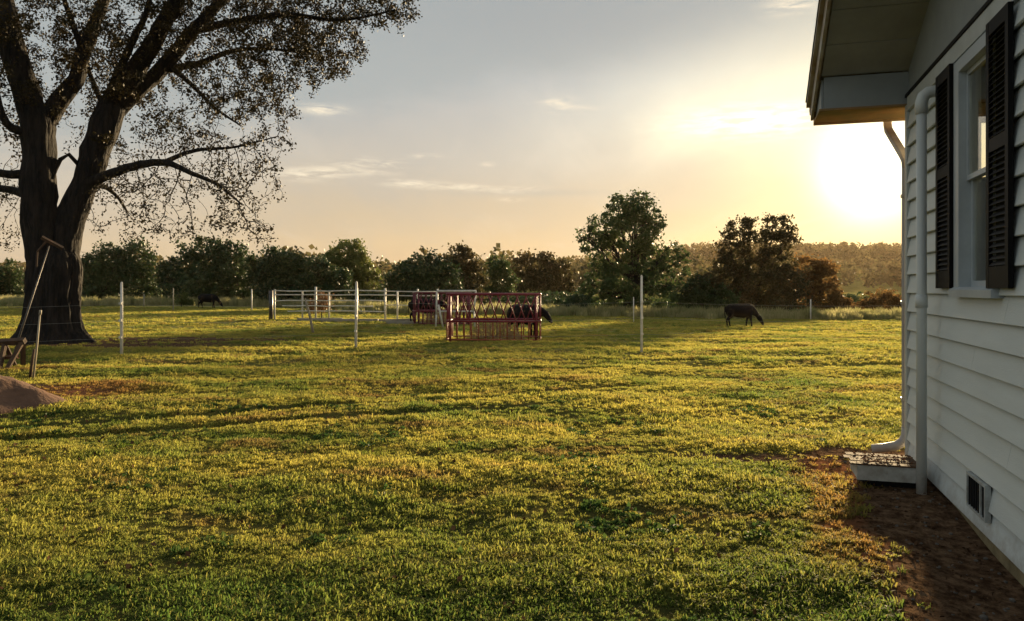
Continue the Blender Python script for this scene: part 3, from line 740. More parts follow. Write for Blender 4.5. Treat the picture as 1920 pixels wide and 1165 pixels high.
# gutter and downspout
gt = empty('gutter', (0, 0, 0), 0, house)
mb = MB(); y0 = EV + .01
mb.prism([(y0, 3.50), (y0, 3.40), (y0 + .07, 3.385), (y0 + .12, 3.44), (y0 + .12, 3.50), (y0 + .115, 3.50), (y0 + .113, 3.443), (y0 + .068, 3.391), (y0 + .004, 3.405), (y0 + .004, 3.50)], 'x', -OV - .05, DEP + .55)
mb.build('trough', M['gutter'], gt)
ds = empty('downspout', (0, 0, 0), 0, house)
def rect_tube(pts, w, d, m_=None):
    m_ = m_ or MB(); k = len(m_.v)
    pts = [Vector(p) for p in pts]
    for i, p in enumerate(pts):
        t_ = (pts[min(i + 1, len(pts) - 1)] - pts[max(i - 1, 0)]).normalized()
        a = Vector((1, 0, 0)) - t_ * t_.x
        if a.length < .2: a = Vector((0, 1, 0)) - t_ * t_.y
        a.normalize(); b_ = t_.cross(a)
        for sx, sy in ((-1, -.7), (-.7, -1), (.7, -1), (1, -.7), (1, .7), (.7, 1), (-.7, 1), (-1, .7)):
            m_.v.append(tuple(p + a * (sx * w / 2) + b_ * (sy * d / 2)))
    for i in range(len(pts) - 1):
        for j in range(8):
            a0 = k + i * 8 + j; a1 = k + i * 8 + (j + 1) % 8; m_.f.append((a0, a1, a1 + 8, a0 + 8))
    m_.f.append(tuple(k + j for j in range(8))); m_.f.append(tuple(k + (len(pts) - 1) * 8 + j for j in range(8))); return m_
# v = -x ; the pipe drops from the gutter, bends back to the corner, runs down and kicks out over the lawn
P1 = [(-.075, .66, 3.40), (-.075, .66, 3.25), (-.07, .64, 3.19), (-.045, .50, 3.07), (-.02, .18, 2.86), (-.012, .115, 2.80), (-.008, .105, 2.70)]
rect_tube(P1, .072, .062).build('elbow', M['gutter'], ds)
rect_tube([(-.008, .104, 2.72), (-.008, .104, .30)], .076, .066).build('pipe', M['spout'], ds)
P3 = [(-.008, .104, .31), (-.012, .104, .22), (-.035, .11, .165), (-.09, .12, .12), (-.20, .135, .09), (-.30, .15, .075)]
m_ = MB(); m_.tube(P3, [.042, .044, .045, .045, .043, .041], 10); m_.build('shoe', M['spout'], ds, True)
for hz in (2.45, 1.45, .55):
    MB().box(-.054, .036, .062, .142, hz, hz + .03).build('strap', M['spout'], ds)

# white vertical vent pipe with an elbow into the wall
vp = empty('vent_pipe', (0, 0, 0), 0, house); py = -1.19; px_ = -.15
m_ = MB(); m_.tube([(px_, py, -.02), (px_, py, 3.02)], .0375, 16); m_.build('pipe', M['pvc'], vp, True)
m_ = MB(); m_.tube([(px_, py, 2.96), (px_, py, 3.05), (px_ + .012, py, 3.095), (px_ + .05, py, 3.125), (px_ + .10, py, 3.13), (.0, py, 3.13)], [.047, .047, .046, .046, .046, .046], 16); m_.build('elbow', M['pvc'], vp, True)
for hz in (1.45,):
    m_ = MB(); m_.tube([(px_, py, hz), (px_, py, hz + .10)], .0435, 16); m_.build('coupling', M['pvc'], vp, True)

# low white box beside the wall, lid covered in rotten leaves
cb = empty('cellar_box', (0, 0, 0), 0)
cb.location = (OX, OY, -.038); cb.rotation_euler = (0, 0, RZ)
tag(cb, 'low white trough box with rotten lid standing beside the house corner', 'box')
# box spans v .04..0.62, u -1.15..-0.72
bx0, bx1, by0, by1 = -.60, -.13, -1.10, -.70
m_ = MB(); m_.box(bx0, bx1, by0, by0 + .03, .095, .215); m_.build('side_board', M['block'], cb)
m_ = MB(); m_.box(bx0, bx1, by1 - .03, by1, .095, .215); m_.build('side_board', M['block'], cb)
m_ = MB(); m_.box(bx0 + .002, bx0 + .03, by0 + .031, by1 - .031, .10, .205); m_.build('end_board', M['block'], cb)
for i in range(4):
    a = by0 - .01 + i * .11
    MB().box(bx0 - .05 + .02 * math.sin(i * 2.3), bx1, a + .002, a + .106, .2155, .2275 + .003 * (i % 2)).build('lid_board', M['rot'], cb)
m_ = MB(); m_.box(bx0 + .05, bx1 - .02, by0 + .07, by1 - .05, -.06, .094); m_.build('shade_block', M['dark'], cb)  # solid black block, stands in for the shade under the box
n = 160; C = np.stack([rng.uniform(bx0, bx1, n), rng.uniform(by0, by1, n), rng.uniform(.233, .25, n)], -1); Q = leaf_quads(C, .035, seed=8); Q[:, :, 2] = .232 + (Q[:, :, 2] - .22) * .5
lo = put(bpy.data.objects.new('leaf_litter', fast_mesh('leaf_litter', Q, 4, leaf_mat('rotten_leaf', [(.08, .035, .02), (.20, .09, .045), (.34, .25, .17)], .05, 8, spec=0.0))), cb); lo['kind'] = 'stuff'

# ------------------------------------------------------------------ trees
def tree_far(label, D, px, base_py, lobes, leafm, nleaf=6000, size=.26, trunk_w=.35, group=None, cat='tree', depth=.8, seed=1, stems=1, gap=.5, name='tree'):
    """lobes: (px, py, rx, ry) measured at distance D -> crown volumes"""
    g = np.random.default_rng(seed); pr = random.Random(seed)
    base = ground_at(px, D); root = empty(name, base); tag(root, label, cat, group)
    L = []
    for (lx, ly, rx, ry) in lobes:
        c = at(lx, ly, D) - base; a, b_ = rx / 1450 * D, ry / 1450 * D
        dep = a * depth; L.append((Vector((c.x, pr.uniform(-.35, .35) * dep, c.z)), a, dep, b_))
    # trunk and limbs
    mb = MB(); tops = []
    low = min(l[0].z - l[3] for l in L); hi = max(l[0].z for l in L)
    for s in range(stems):
        ox = pr.uniform(-.4, .4) * (s > 0) * 2
        fork = Vector((ox * .6 + pr.uniform(-.2, .2), pr.uniform(-.2, .2), max(low + .35 * (hi - low) * pr.uniform(.5, .9), 1.0)))
        pts = [Vector((ox, 0, -.15)), Vector((ox, 0, .3)), (Vector((ox, 0, 0)) + fork) / 2 + Vector((pr.uniform(-.1, .1), 0, 0)), fork]
        mb.tube(pts, [trunk_w * .8, trunk_w * .55, trunk_w * .45, trunk_w * .38], 8, rough=.15, seed=seed)
        tops.append(fork)
    for i, (c, a, dp, b_) in enumerate(L):
        f = min(tops, key=lambda q: (q - c).length); q = trunk_w * .28
        midp = f.lerp(c, .5) + Vector((pr.uniform(-.2, .2), pr.uniform(-.2, .2), -abs((c - f).z) * .08)) * min(1, a)
        top = c + Vector((pr.uniform(-.2, .2) * a, 0, b_ * .55))
        mb.tube([f - Vector((0, 0, .1)), midp, c, top], [q, q * .7, q * .4, q * .12], 6)
        for _ in range(7):
            th = pr.uniform(0, 2 * PI); ph = pr.uniform(-.2, 1.2); st = midp.lerp(top, pr.uniform(.1, .9))
            e = c + Vector((math.cos(th) * math.cos(ph) * a, math.sin(th) * math.cos(ph) * dp, math.sin(ph) * b_)) * .85
            mb.tube([st, st.lerp(e, .5) + Vector((0, 0, .08 * a)), e], [q * .35, q * .2, q * .06], 4, cap=False)
    mb.build('trunk', M['bark2'], root, True)
    # crown: clumps of leaves spread through each lobe
    nleaf = int(nleaf * 1.45); size *= .92
    vol = np.array([a * dp * b_ for (_, a, dp, b_) in L]) ** .8; vol /= vol.sum(); C = []
    for (c, a, dp, b_), w in zip(L, vol):
        n = int(nleaf * w); ncl = max(6, int(n / 42))
        u = g.normal(size=(ncl, 3)); u /= np.linalg.norm(u, axis=1, keepdims=True)
        r = g.uniform(.35, 1.0, (ncl, 1)) ** .6
        cl = u * r * np.array([a, dp, b_]) * g.uniform(.85, 1.12, (ncl, 1)) + np.array(c)
        cs = g.uniform(.5, 1.5, (ncl, 1)) * gap * max(.4, min(a, b_) * .5)
        idx = g.integers(0, ncl, n); off = g.normal(size=(n, 3)) * .5; off[:, 2] *= .75
        C.append(cl[idx] + off * cs[idx])
    C = np.concatenate(C); C = C[C[:, 2] > .15]
    o = bpy.data.objects.new('crown', fast_mesh('crown', leaf_quads(C, size, seed=seed, aspect=.75), 4, leafm)); put(o, root); o['kind'] = 'stuff'
    return root
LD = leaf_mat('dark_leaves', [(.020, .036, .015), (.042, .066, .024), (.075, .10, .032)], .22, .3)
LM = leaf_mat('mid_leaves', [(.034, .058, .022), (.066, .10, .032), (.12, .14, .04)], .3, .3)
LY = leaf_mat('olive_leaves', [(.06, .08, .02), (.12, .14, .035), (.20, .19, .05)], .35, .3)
LO = leaf_mat('sun_tinted_leaves', [(.08, .055, .02), (.15, .085, .03), (.25, .13, .04)], .6, .3)  # orange of the low sun put into the leaf colour
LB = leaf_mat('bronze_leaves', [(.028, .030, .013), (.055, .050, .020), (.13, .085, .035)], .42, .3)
GT = 'trees along the far side of the pasture'
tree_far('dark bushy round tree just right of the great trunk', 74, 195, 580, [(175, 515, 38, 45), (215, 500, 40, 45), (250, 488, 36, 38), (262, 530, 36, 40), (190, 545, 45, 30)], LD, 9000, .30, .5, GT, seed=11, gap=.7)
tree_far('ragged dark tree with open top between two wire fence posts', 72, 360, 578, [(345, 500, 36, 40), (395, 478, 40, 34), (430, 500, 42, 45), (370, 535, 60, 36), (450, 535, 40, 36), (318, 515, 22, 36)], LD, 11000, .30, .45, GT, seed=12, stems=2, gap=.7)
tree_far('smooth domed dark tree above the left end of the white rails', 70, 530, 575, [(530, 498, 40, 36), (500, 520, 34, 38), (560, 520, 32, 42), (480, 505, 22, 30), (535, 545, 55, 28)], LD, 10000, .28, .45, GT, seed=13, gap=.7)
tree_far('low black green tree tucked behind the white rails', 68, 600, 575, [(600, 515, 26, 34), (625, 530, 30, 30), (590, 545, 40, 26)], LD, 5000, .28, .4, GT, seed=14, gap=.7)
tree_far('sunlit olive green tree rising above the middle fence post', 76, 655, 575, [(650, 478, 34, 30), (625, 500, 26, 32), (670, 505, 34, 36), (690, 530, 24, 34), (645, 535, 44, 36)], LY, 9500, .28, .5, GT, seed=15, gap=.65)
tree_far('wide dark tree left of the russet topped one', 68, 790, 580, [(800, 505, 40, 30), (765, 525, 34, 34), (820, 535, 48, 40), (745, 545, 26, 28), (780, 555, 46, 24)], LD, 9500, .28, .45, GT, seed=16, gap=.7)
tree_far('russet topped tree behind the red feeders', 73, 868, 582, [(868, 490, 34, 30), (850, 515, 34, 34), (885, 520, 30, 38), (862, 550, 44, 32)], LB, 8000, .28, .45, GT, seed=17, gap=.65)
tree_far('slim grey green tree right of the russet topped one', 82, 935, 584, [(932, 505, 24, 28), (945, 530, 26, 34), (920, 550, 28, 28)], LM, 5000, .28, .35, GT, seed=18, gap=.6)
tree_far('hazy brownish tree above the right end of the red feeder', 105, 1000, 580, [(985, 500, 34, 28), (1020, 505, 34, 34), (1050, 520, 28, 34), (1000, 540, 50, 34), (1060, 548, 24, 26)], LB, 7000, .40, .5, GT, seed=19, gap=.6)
tree_far('tallest tree of the pasture with a high many lobed crown', 62, 1190, 590,
         [(1190, 385, 38, 34), (1160, 405, 34, 32), (1215, 400, 30, 34), (1135, 430, 34, 32), (1185, 440, 50, 36), (1232, 425, 20, 24), (1105, 452, 26, 24), (1150, 478, 46, 32), (1210, 480, 40, 30), (1255, 475, 26, 26), (1275, 490, 18, 30), (1130, 520, 40, 34), (1180, 525, 52, 36), (1235, 520, 34, 34), (1115, 550, 34, 26), (1255, 548, 28, 26), (1170, 560, 44, 24), (1215, 562, 40, 24), (1140, 565, 36, 20)], LM, 17000, .235, .6, GT, seed=20, stems=2, gap=.62)
tree_far('twin crowned russet tree behind the grazing cow', 64, 1410, 595,
         [(1385, 440, 32, 30), (1362, 458, 22, 24), (1405, 425, 22, 20), (1455, 430, 34, 28), (1478, 448, 24, 26), (1440, 452, 28, 26), (1395, 490, 46, 30), (1450, 490, 40, 30), (1360, 515, 38, 34), (1420, 530, 52, 38), (1475, 530, 34, 40), (1330, 540, 34, 32), (1400, 560, 60, 26), (1460, 565, 46, 24)], LB, 17000, .225, .34, GT, seed=21, stems=3, gap=.75)
tree_far('low dark thicket tree between the tallest tree and the twin crowned one', 63, 1320, 595, [(1310, 545, 30, 28), (1345, 560, 34, 24), (1290, 560, 24, 22)], LD, 4500, .25, .3, GT, seed=22, gap=.7)
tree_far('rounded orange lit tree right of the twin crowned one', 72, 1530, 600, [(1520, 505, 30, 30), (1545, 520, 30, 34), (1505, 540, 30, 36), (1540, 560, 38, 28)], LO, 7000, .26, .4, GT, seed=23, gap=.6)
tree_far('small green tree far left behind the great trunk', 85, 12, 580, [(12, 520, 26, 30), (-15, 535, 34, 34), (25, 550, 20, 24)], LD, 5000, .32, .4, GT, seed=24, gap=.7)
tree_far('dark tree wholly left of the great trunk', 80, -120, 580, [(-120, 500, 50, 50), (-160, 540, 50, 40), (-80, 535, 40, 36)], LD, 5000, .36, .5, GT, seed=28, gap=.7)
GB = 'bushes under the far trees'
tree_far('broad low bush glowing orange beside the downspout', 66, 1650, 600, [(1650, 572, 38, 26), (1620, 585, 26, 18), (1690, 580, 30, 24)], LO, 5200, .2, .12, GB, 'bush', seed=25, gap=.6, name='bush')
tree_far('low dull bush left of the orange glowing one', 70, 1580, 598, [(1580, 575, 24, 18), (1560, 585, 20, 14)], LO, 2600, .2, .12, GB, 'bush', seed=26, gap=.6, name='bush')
tree_far('small pale green bush beside a thin far fence post', 60, 340, 575, [(340, 560, 10, 14), (350, 568, 10, 9)], LY, 1200, .14, .06, GB, 'bush', seed=27, gap=.6, name='bush')
tree_far('low round dark bush at the foot of the tallest tree', 60, 1085, 590, [(1085, 570, 24, 18), (1065, 578, 18, 12)], LD, 2400, .2, .1, GB, 'bush', seed=29, gap=.7, name='bush')
tree_far('tawny dead brush heaped beside the leaning pole', 41, 603, 590, [(603, 568, 15, 16), (590, 575, 10, 11)], M['brush'], 1300, .10, .05, None, 'bush', seed=30, gap=.6, name='bush')

def understory():
    g = np.random.default_rng(77); C = []
    for px0, px1, D, top, n in ((120, 480, 76, 545, 5200), (470, 760, 74, 545, 4500), (700, 1100, 78, 548, 6500), (1040, 1340, 70, 560, 3800), (1290, 1560, 74, 558, 4200), (1540, 1800, 78, 552, 5200), (-200, 60, 84, 555, 2600)):
        k = n // 26; px = g.uniform(px0, px1, k); dd = D + g.uniform(-2, 5, k); x = (px - 960) / 1450 * dd
        gh = H(x, dd); hgt = (EYE + (541 - top) / 1450 * dd - gh) * g.uniform(.45, 1.1, k)
        cc = np.stack([x, dd, gh], -1); idx = g.integers(0, k, n); off = g.normal(size=(n, 3)) * np.array([.7, .7, 0])
        P = cc[idx] + off; P[:, 2] += hgt[idx] * g.uniform(0, 1, n) ** .8; C.append(P)
    C = np.concatenate(C)
    o = put(bpy.data.objects.new('undergrowth', fast_mesh('undergrowth', leaf_quads(C, .34, seed=3, aspect=.8), 4, LD)))
    tag(o, 'dark tangled undergrowth filling in below the far trees', kind='stuff')
understory()
def far_woods():
    g = np.random.default_rng(5); C = []
    n = 3000; y = np.concatenate([g.uniform(520, 850, n // 3), g.uniform(850, 1230, n - n // 3)]); x = g.uniform(-.75, .75, n) * y
    ym = g.uniform(170, 320, 260); tm = g.uniform(-.62, .42, 260)
    y = np.concatenate([y, ym]); x = np.concatenate([x, tm * ym]); n += 260
    h = g.uniform(12, 21, n) + 2.0 * np.sin(x * .03); r = g.uniform(6, 11, n); z = H(x, y); h[-260:] = g.uniform(8, 13, 260); r[-260:] = g.uniform(3, 5, 260)
    conif = g.random(n) < .25
    for i in range(n):
        k = 90; u = g.normal(size=(k, 3)); u /= np.linalg.norm(u, axis=1, keepdims=True)
        P = u * g.uniform(.5, 1, (k, 1)) * np.array([r[i], r[i], h[i] * .42])
        if conif[i]: P[:, :2] *= np.clip(.85 - P[:, 2:3] / (h[i] * .42) * .6, .05, 1) * .8; P[:, 2] *= 1.15
        C.append(P + np.array([x[i], y[i], z[i] + h[i] * .55]))
    C = np.concatenate(C); wm = leaf_mat('far_wood', [(.045, .05, .024), (.085, .075, .036), (.15, .105, .048)], .5, .02)  # lighter leaf colour stands in for distance haze
    o = put(bpy.data.objects.new('far_woods', fast_mesh('far_woods', leaf_quads(C, np.where(C[:, 1:2] < 400, 1.2, 2.7), seed=6, aspect=.9), 4, wm)))
    tag(o, 'haze tinted wooded ridge running across behind the pasture trees', kind='stuff')
far_woods()

# ------------------------------------------------------------------ the great tree
TD = 23.0
def great_tree():
    base = Vector(((95 - 960) / 1450 * TD, TD, 0)); base.z = gz(base.x, base.y)
    root = empty('tree', base); tag(root, 'huge old shade tree with dark forked trunk and fine leaves', 'tree')
    def P(px, py, dy): return at(px, py, TD + dy) - base
    s = TD / 1450
    limbs = [
        # (px, py, depth, width px)
        [(86, 545, 0, 44), (81, 480, -.1, 58), (74, 400, -.2, 62), (71, 320, -.25, 56), (72, 240, -.3, 58), (66, 205, -.3, 52)],
        [(108, 545, .1, 44), (117, 465, .15, 58), (141, 385, .25, 50), (162, 340, .32, 45), (174, 300, .38, 50), (196, 240, .45, 52), (212, 198, .5, 48)],
        [(66, 225, -.3, 50), (45, 160, -.45, 45), (22, 80, -.6, 42), (4, 0, -.8, 38), (-22, -90, -1, 30), (-55, -200, -1.2, 20), (-80, -300, -1.3, 10)],
        [(80, 235, -.3, 36), (110, 190, 0, 34), (143, 150, .3, 30), (153, 110, .5, 27), (176, 50, .8, 24), (200, -10, 1.1, 21), (235, -100, 1.6, 15), (250, -190, 2, 8)],
        [(155, 100, .5, 13), (138, 50, .2, 11), (122, 5, -.2, 9), (110, -60, -.6, 6)],
        [(204, 205, .5, 44), (250, 140, .3, 36), (285, 80, 0, 31), (320, 20, -.3, 27), (362, -60, -.6, 20), (420, -160, -1, 12), (450, -240, -1.2, 6)],
        [(208, 215, .5, 36), (262, 168, .8, 30), (310, 122, 1.1, 28), (370, 50, 1.5, 24), (430, -10, 1.9, 18), (520, -80, 2.4, 11), (600, -130, 2.8, 5)],
        [(192, 225, .4, 18), (216, 150, .0, 16), (250, 75, -.5, 13), (276, 20, -1, 10), (290, -60, -1.6, 7)],
        [(194, 200, .5, 12), (172, 148, 1, 9), (160, 108, 1.4, 8), (150, 60, 1.8, 5)],
        [(150, 350, .3, 24), (200, 330, 0, 19), (250, 312, -.4, 16), (310, 305, -.9, 12), (352, 322, -1.3, 9), (405, 345, -1.8, 6), (455, 385, -2.2, 2.5)],
        [(300, 307, -.8, 10), (365, 283, -.6, 7), (440, 276, -.3, 4.5), (520, 256, .1, 2)],
        [(175, 345, .3, 14), (200, 352, .9, 9), (222, 372, 1.4, 6), (240, 400, 1.8, 4)],
        [(300, 132, 1.0, 18), (370, 120, 1.6, 12), (430, 97, 2.1, 10), (505, 92, 2.6, 6), (600, 105, 3.0, 3)],
        [(365, 58, 1.5, 18), (450, 38, 1.0, 13), (540, 28, .4, 10), (640, 38, -.2, 6), (745, 18, -.8, 3)],
        [(315, 120, 1.1, 12), (365, 165, .6, 8), (400, 200, .2, 6), (450, 235, -.2, 3)],
        [(97, 335, -.2, 9), (113, 300, -.1, 8), (130, 290, 0, 8), (150, 312, .2, 8)],
        [(62, 325, -.25, 20), (20, 328, -.6, 16), (-30, 318, -1, 12), (-120, 290, -1.5, 8), (-220, 280, -2, 4)],
        [(62, 368, -.2, 20), (20, 357, .4, 15), (-40, 350, .9, 11), (-130, 362, 1.4, 6), (-200, 380, 1.8, 3)],
        [(60, 252, -.3, 18), (22, 240, -.9, 15), (4, 215, -1.2, 13), (-10, 160, -1.5, 12), (-22, 100, -1.8, 9), (-60, 30, -2.2, 6)],
        [(10, 10, -.8, 20), (-60, -60, -.4, 14), (-150, -110, 0, 9), (-240, -150, .4, 4)],
        [(200, -10, 1.1, 14), (150, -110, 1.8, 9), (120, -200, 2.2, 5)],
    ]
    # trunk with root flare
    tr = MB(); n_s = 132; n_z = 60
    prof = [(-.25, 1.2), (0, 1.02), (.15, .92), (.4, .82), (.8, .75), (1.3, .71), (1.9, .71), (2.25, .70), (2.6, .60), (2.9, .40)]
    pz = [p[0] for p in prof]; pr_ = [p[1] for p in prof]
    for i in range(n_z):
        z = -.25 + 3.15 * i / (n_z - 1); r = float(np.interp(z, pz, pr_)); cx = (1 + max(0, z - .5) * 3.4) * s
        for j in range(n_s):
            th = 2 * PI * j / n_s
            flare = max(0, 1 - z / .9) ** 2
            c_, s_ = math.cos(th), math.sin(th); tw_ = th + .12 * mnoise.noise(Vector((c_ * 2, s_ * 2, z * 1.2)))
            rr = r * (1 + .05 * math.sin(th * 5 + .5) + .035 * math.sin(th * 11 + z) + .05 * mnoise.noise(Vector((c_ * 3, s_ * 3, z * .6))))
            rdg = 1 - abs(mnoise.noise(Vector((math.cos(tw_) * 9, math.sin(tw_) * 9, z * 1.6)))) * 2
            rr += .045 * rdg + .012 * mnoise.noise(Vector((c_ * 20, s_ * 20, z * 9)))
            rr += flare * (.16 * max(0, math.sin(th * 3 + 1.2)) + .10 * max(0, math.cos(th * 4 + .4)))
            if c_ < -.5: rr += flare * .28 * (-c_ - .5) * 2
            tr.v.append((cx + rr * c_, rr * .85 * s_, z))
    for i in range(n_z - 1):
        for j in range(n_s):
            a = i * n_s + j; b_ = i * n_s + (j + 1) % n_s; tr.f.append((a, b_, b_ + n_s, a + n_s))
    tr.f.append(tuple((n_z - 1) * n_s + j for j in range(n_s)))
    tr.build('trunk', M['bark'], root, True)
    nodes = []; parent = []; fixed_r = []
    def catmull(pts, st=.22):
        out = []
        for i in range(len(pts) - 1):
            p0 = pts[max(i - 1, 0)]; p1 = pts[i]; p2 = pts[i + 1]; p3 = pts[min(i + 2, len(pts) - 1)]
            k = max(1, int((Vector(p2[:3]) - Vector(p1[:3])).length / st))
            for q in range(k):
                t = q / k
                out.append([.5 * (2 * b_ + (c - a) * t + (2 * a - 5 * b_ + 4 * c - d) * t * t + (3 * b_ - a - 3 * c + d) * t ** 3) for a, b_, c, d in zip(p0, p1, p2, p3)])
        out.append(list(pts[-1])); return out
    for li, lm in enumerate(limbs):
        w = [(*P(a, b_, c), d * s / 2) for a, b_, c, d in lm]; pts = catmull(w)
        if li == 0 or li == 1: pts = pts
        rough = .16 if lm[0][3] > 40 else .1
        pr = random.Random(li)
        pp = [Vector(p[:3]) + Vector((pr.gauss(0, .012), pr.gauss(0, .012), pr.gauss(0, .012))) * min(1, 6 * p[3]) for p in pts]
        m_ = MB(); m_.tube(pp, [p[3] for p in pts], 40 if lm[0][3] > 30 else 10, rough=rough, seed=li * 3.1); m_.build('limb', M['bark'], root, True)
        for i, p in enumerate(pp):
            if i % 2 and lm[0][3] > 20: continue
            if li < 2 and i < len(pp) * .5: continue
            nodes.append(p); parent.append(-1)
    # attractors
    g = np.random.default_rng(31)
    lobes = [  # px, py, rx, ry, depth m, count, depth centre
        (440, 10, 190, 100, 3.5, 1350, .6), (600, 70, 85, 80, 2.4, 560, 1), (700, 10, 95, 38, 2.0, 330, -.2), (540, 110, 100, 75, 2.6, 520, 1.2),
        (420, 150, 120, 50, 2.4, 240, .8), (400, 260, 150, 70, 2.6, 520, -.4), (330, 375, 165, 65, 2.4, 480, -.6), (460, 340, 80, 75, 2.0, 360, -1.4),
        (460, 415, 65, 45, 1.8, 260, -1.8), (340, 430, 60, 30, 1.6, 90, -.5), (240, 300, 70, 60, 2.2, 170, 1), (240, 410, 80, 50, 1.8, 110, .8), (110, 60, 110, 90, 3.0, 420, 0), (100, 180, 70, 60, 2.4, 120, 0),
        (240, 110, 90, 90, 3.0, 260, .2), (-30, 320, 60, 90, 2.4, 200, .3), (-10, 420, 30, 60, 1.6, 90, .3), (-60, 130, 90, 120, 3.0, 300, -1), (130, -160, 330, 130, 4.0, 1100, 0),
        (450, -140, 230, 110, 3.6, 900, .5), (-180, 0, 150, 150, 3.2, 500, -.5), (-170, 320, 90, 70, 2.4, 180, 0), (500, 190, 60, 45, 2.0, 120, .5), (330, 30, 120, 80, 2.6, 340, .3)]
    A = []
    for px, py, rx, ry, dm, c, dc in lobes:
        u = g.normal(size=(c, 3)); u /= np.linalg.norm(u, axis=1, keepdims=True); u *= g.uniform(0, 1, (c, 1)) ** .42
        s2 = (TD + dc) / 1450; A.append(np.stack([(px - 960 + u[:, 0] * rx) * s2 - base.x, dc + u[:, 1] * dm, EYE + (541 - py - u[:, 2] * ry) * s2 - base.z], -1))
    A = np.concatenate(A)
    def field(P_, sc): return np.sin(P_[:, 0] * sc + 1.3 * np.sin(P_[:, 2] * sc * .8)) + np.sin(P_[:, 1] * sc * 1.1 + 2 + np.sin(P_[:, 0] * sc * .7)) + np.sin(P_[:, 2] * sc * 1.25 + .7 * np.sin(P_[:, 1] * sc))
    A = A[field(A, 2.3) > -.75 - .6 * (A[:, 2] > 7.4)]
    A = [Vector(a) for a in A]
    STEP, KILL, INF = .20, .26, 3.2
    nfix = len(nodes)
    for it in range(60):
        kd = kdtree.KDTree(len(nodes))
        for i, p in enumerate(nodes): kd.insert(p, i)
        kd.balance(); dirs = {}; keep = []
        for a in A:
            p, i, d = kd.find(a)
            if d < KILL: continue
            keep.append(a)
            if d < INF or it < 12: dirs.setdefault(i, []).append((a - p) / d)
        A = keep
        if not A: break
        for i, ds_ in dirs.items():
            v_ = Vector((0, 0, 0))
            for q in ds_: v_ += q
            v_ = v_.normalized() if v_.length > 1e-4 else Vector(ds_[0])
            v_ = (v_ + Vector(g.normal(0, .24, 3)) + Vector((0, 0, -.03))).normalized()
            nodes.append(nodes[i] + v_ * STEP); parent.append(i)
    n = len(nodes); kids = [0] * n; rad = np.full(n, 0.0055)
    acc = np.zeros(n)
    for i in range(n - 1, nfix - 1, -1):
        if acc[i] > 0: rad[i] = min(acc[i] ** (1 / 2.15), .07)
        acc[parent[i]] += rad[i] ** 2.15
    # tubes for each twig segment chain
    V = []; F = []
    tw = MB(); seg_v = []; nodes_np = np.array([tuple(p) for p in nodes])
    idx = np.arange(nfix, n); par = np.array([parent[i] for i in idx])
    a = nodes_np[par]; b_ = nodes_np[idx]; t = b_ - a; t /= np.linalg.norm(t, axis=1, keepdims=True)
    ref = np.tile(np.array([.3, .2, .93]), (len(t), 1)); e1 = np.cross(t, ref); e1 /= np.linalg.norm(e1, axis=1, keepdims=True); e2 = np.cross(t, e1)
    r0 = np.minimum(np.where(par >= nfix, rad[par], rad[idx]), rad[idx] * 1.5)[:, None]; r1 = rad[idx][:, None]
    quads = []
    for k in range(4):
        th0, th1 = PI / 2 * k, PI / 2 * (k + 1)
        o0 = e1 * math.cos(th0) + e2 * math.sin(th0); o1 = e1 * math.cos(th1) + e2 * math.sin(th1)
        quads.append(np.stack([a + o0 * r0, a + o1 * r0, b_ + o1 * r1 + t * .01, b_ + o0 * r1 + t * .01], 1))
    o = put(bpy.data.objects.new('twigs', fast_mesh('twigs', np.concatenate(quads), 4, M['bark'])), root); o['kind'] = 'stuff'
    thin = idx[rad[idx] < .013]; p = nodes_np[thin]
    dens = np.where(p[:, 2] > 6.0, 24, 8)  # upper crown is fuller
    rep = np.repeat(np.arange(len(p)), dens); C = p[rep] + g.normal(0, .085, (len(rep), 3)); C = C[field(C, 3.6) + g.normal(0, .45, len(C)) > -.45 - .7 * (C[:, 2] > 7.4)]
    lm = leaf_mat('fine_leaves', [(.018, .015, .007), (.032, .026, .010), (.060, .038, .013)], .16, .5, spec=.08)
    o = put(bpy.data.objects.new('foliage', fast_mesh('foliage', leaf_quads(C, .082, seed=2, aspect=.62), 4, lm)), root); o['kind'] = 'stuff'
    print('great tree nodes', n, 'leaves', len(C))
great_tree()

# ------------------------------------------------------------------ soil heap and things beside it
def mound():
    mb = MB(); cx, cy = -7.85, 10.5; n_r, n_a = 40, 110
    for i in range(n_r):
        r = i / (n_r - 1)
        for j in range(n_a):
            th = 2 * PI * j / n_a; R_ = 1.5 * r * (1 + .10 * math.sin(th * 3 + 1) + .06 * math.sin(th * 7))
            x, y = cx + R_ * math.cos(th), cy + R_ * .8 * math.sin(th)
            h = .66 * (1 - r ** 1.5) ** 1.1 * (1 + .22 * mnoise.noise(Vector((x * 1.6, y * 1.6, 0)))) + (.055 * mnoise.noise(Vector((x * 4, y * 4, 1))) + .03 * mnoise.noise(Vector((x * 11, y * 11, 3)))) * (1 - r ** 3)
            mb.v.append((x, y, gz(x, y) + h - (.05 if i == n_r - 1 else 0)))
    for i in range(n_r - 1):
        for j in range(n_a):
            a = i * n_a + j; b_ = i * n_a + (j + 1) % n_a; mb.f.append((a, b_, b_ + n_a, a + n_a))
    tag(mb.build('soil_heap', M['mound'], None, True), 'low heap of reddish sandy soil at the lawn edge', 'soil heap')
mound()
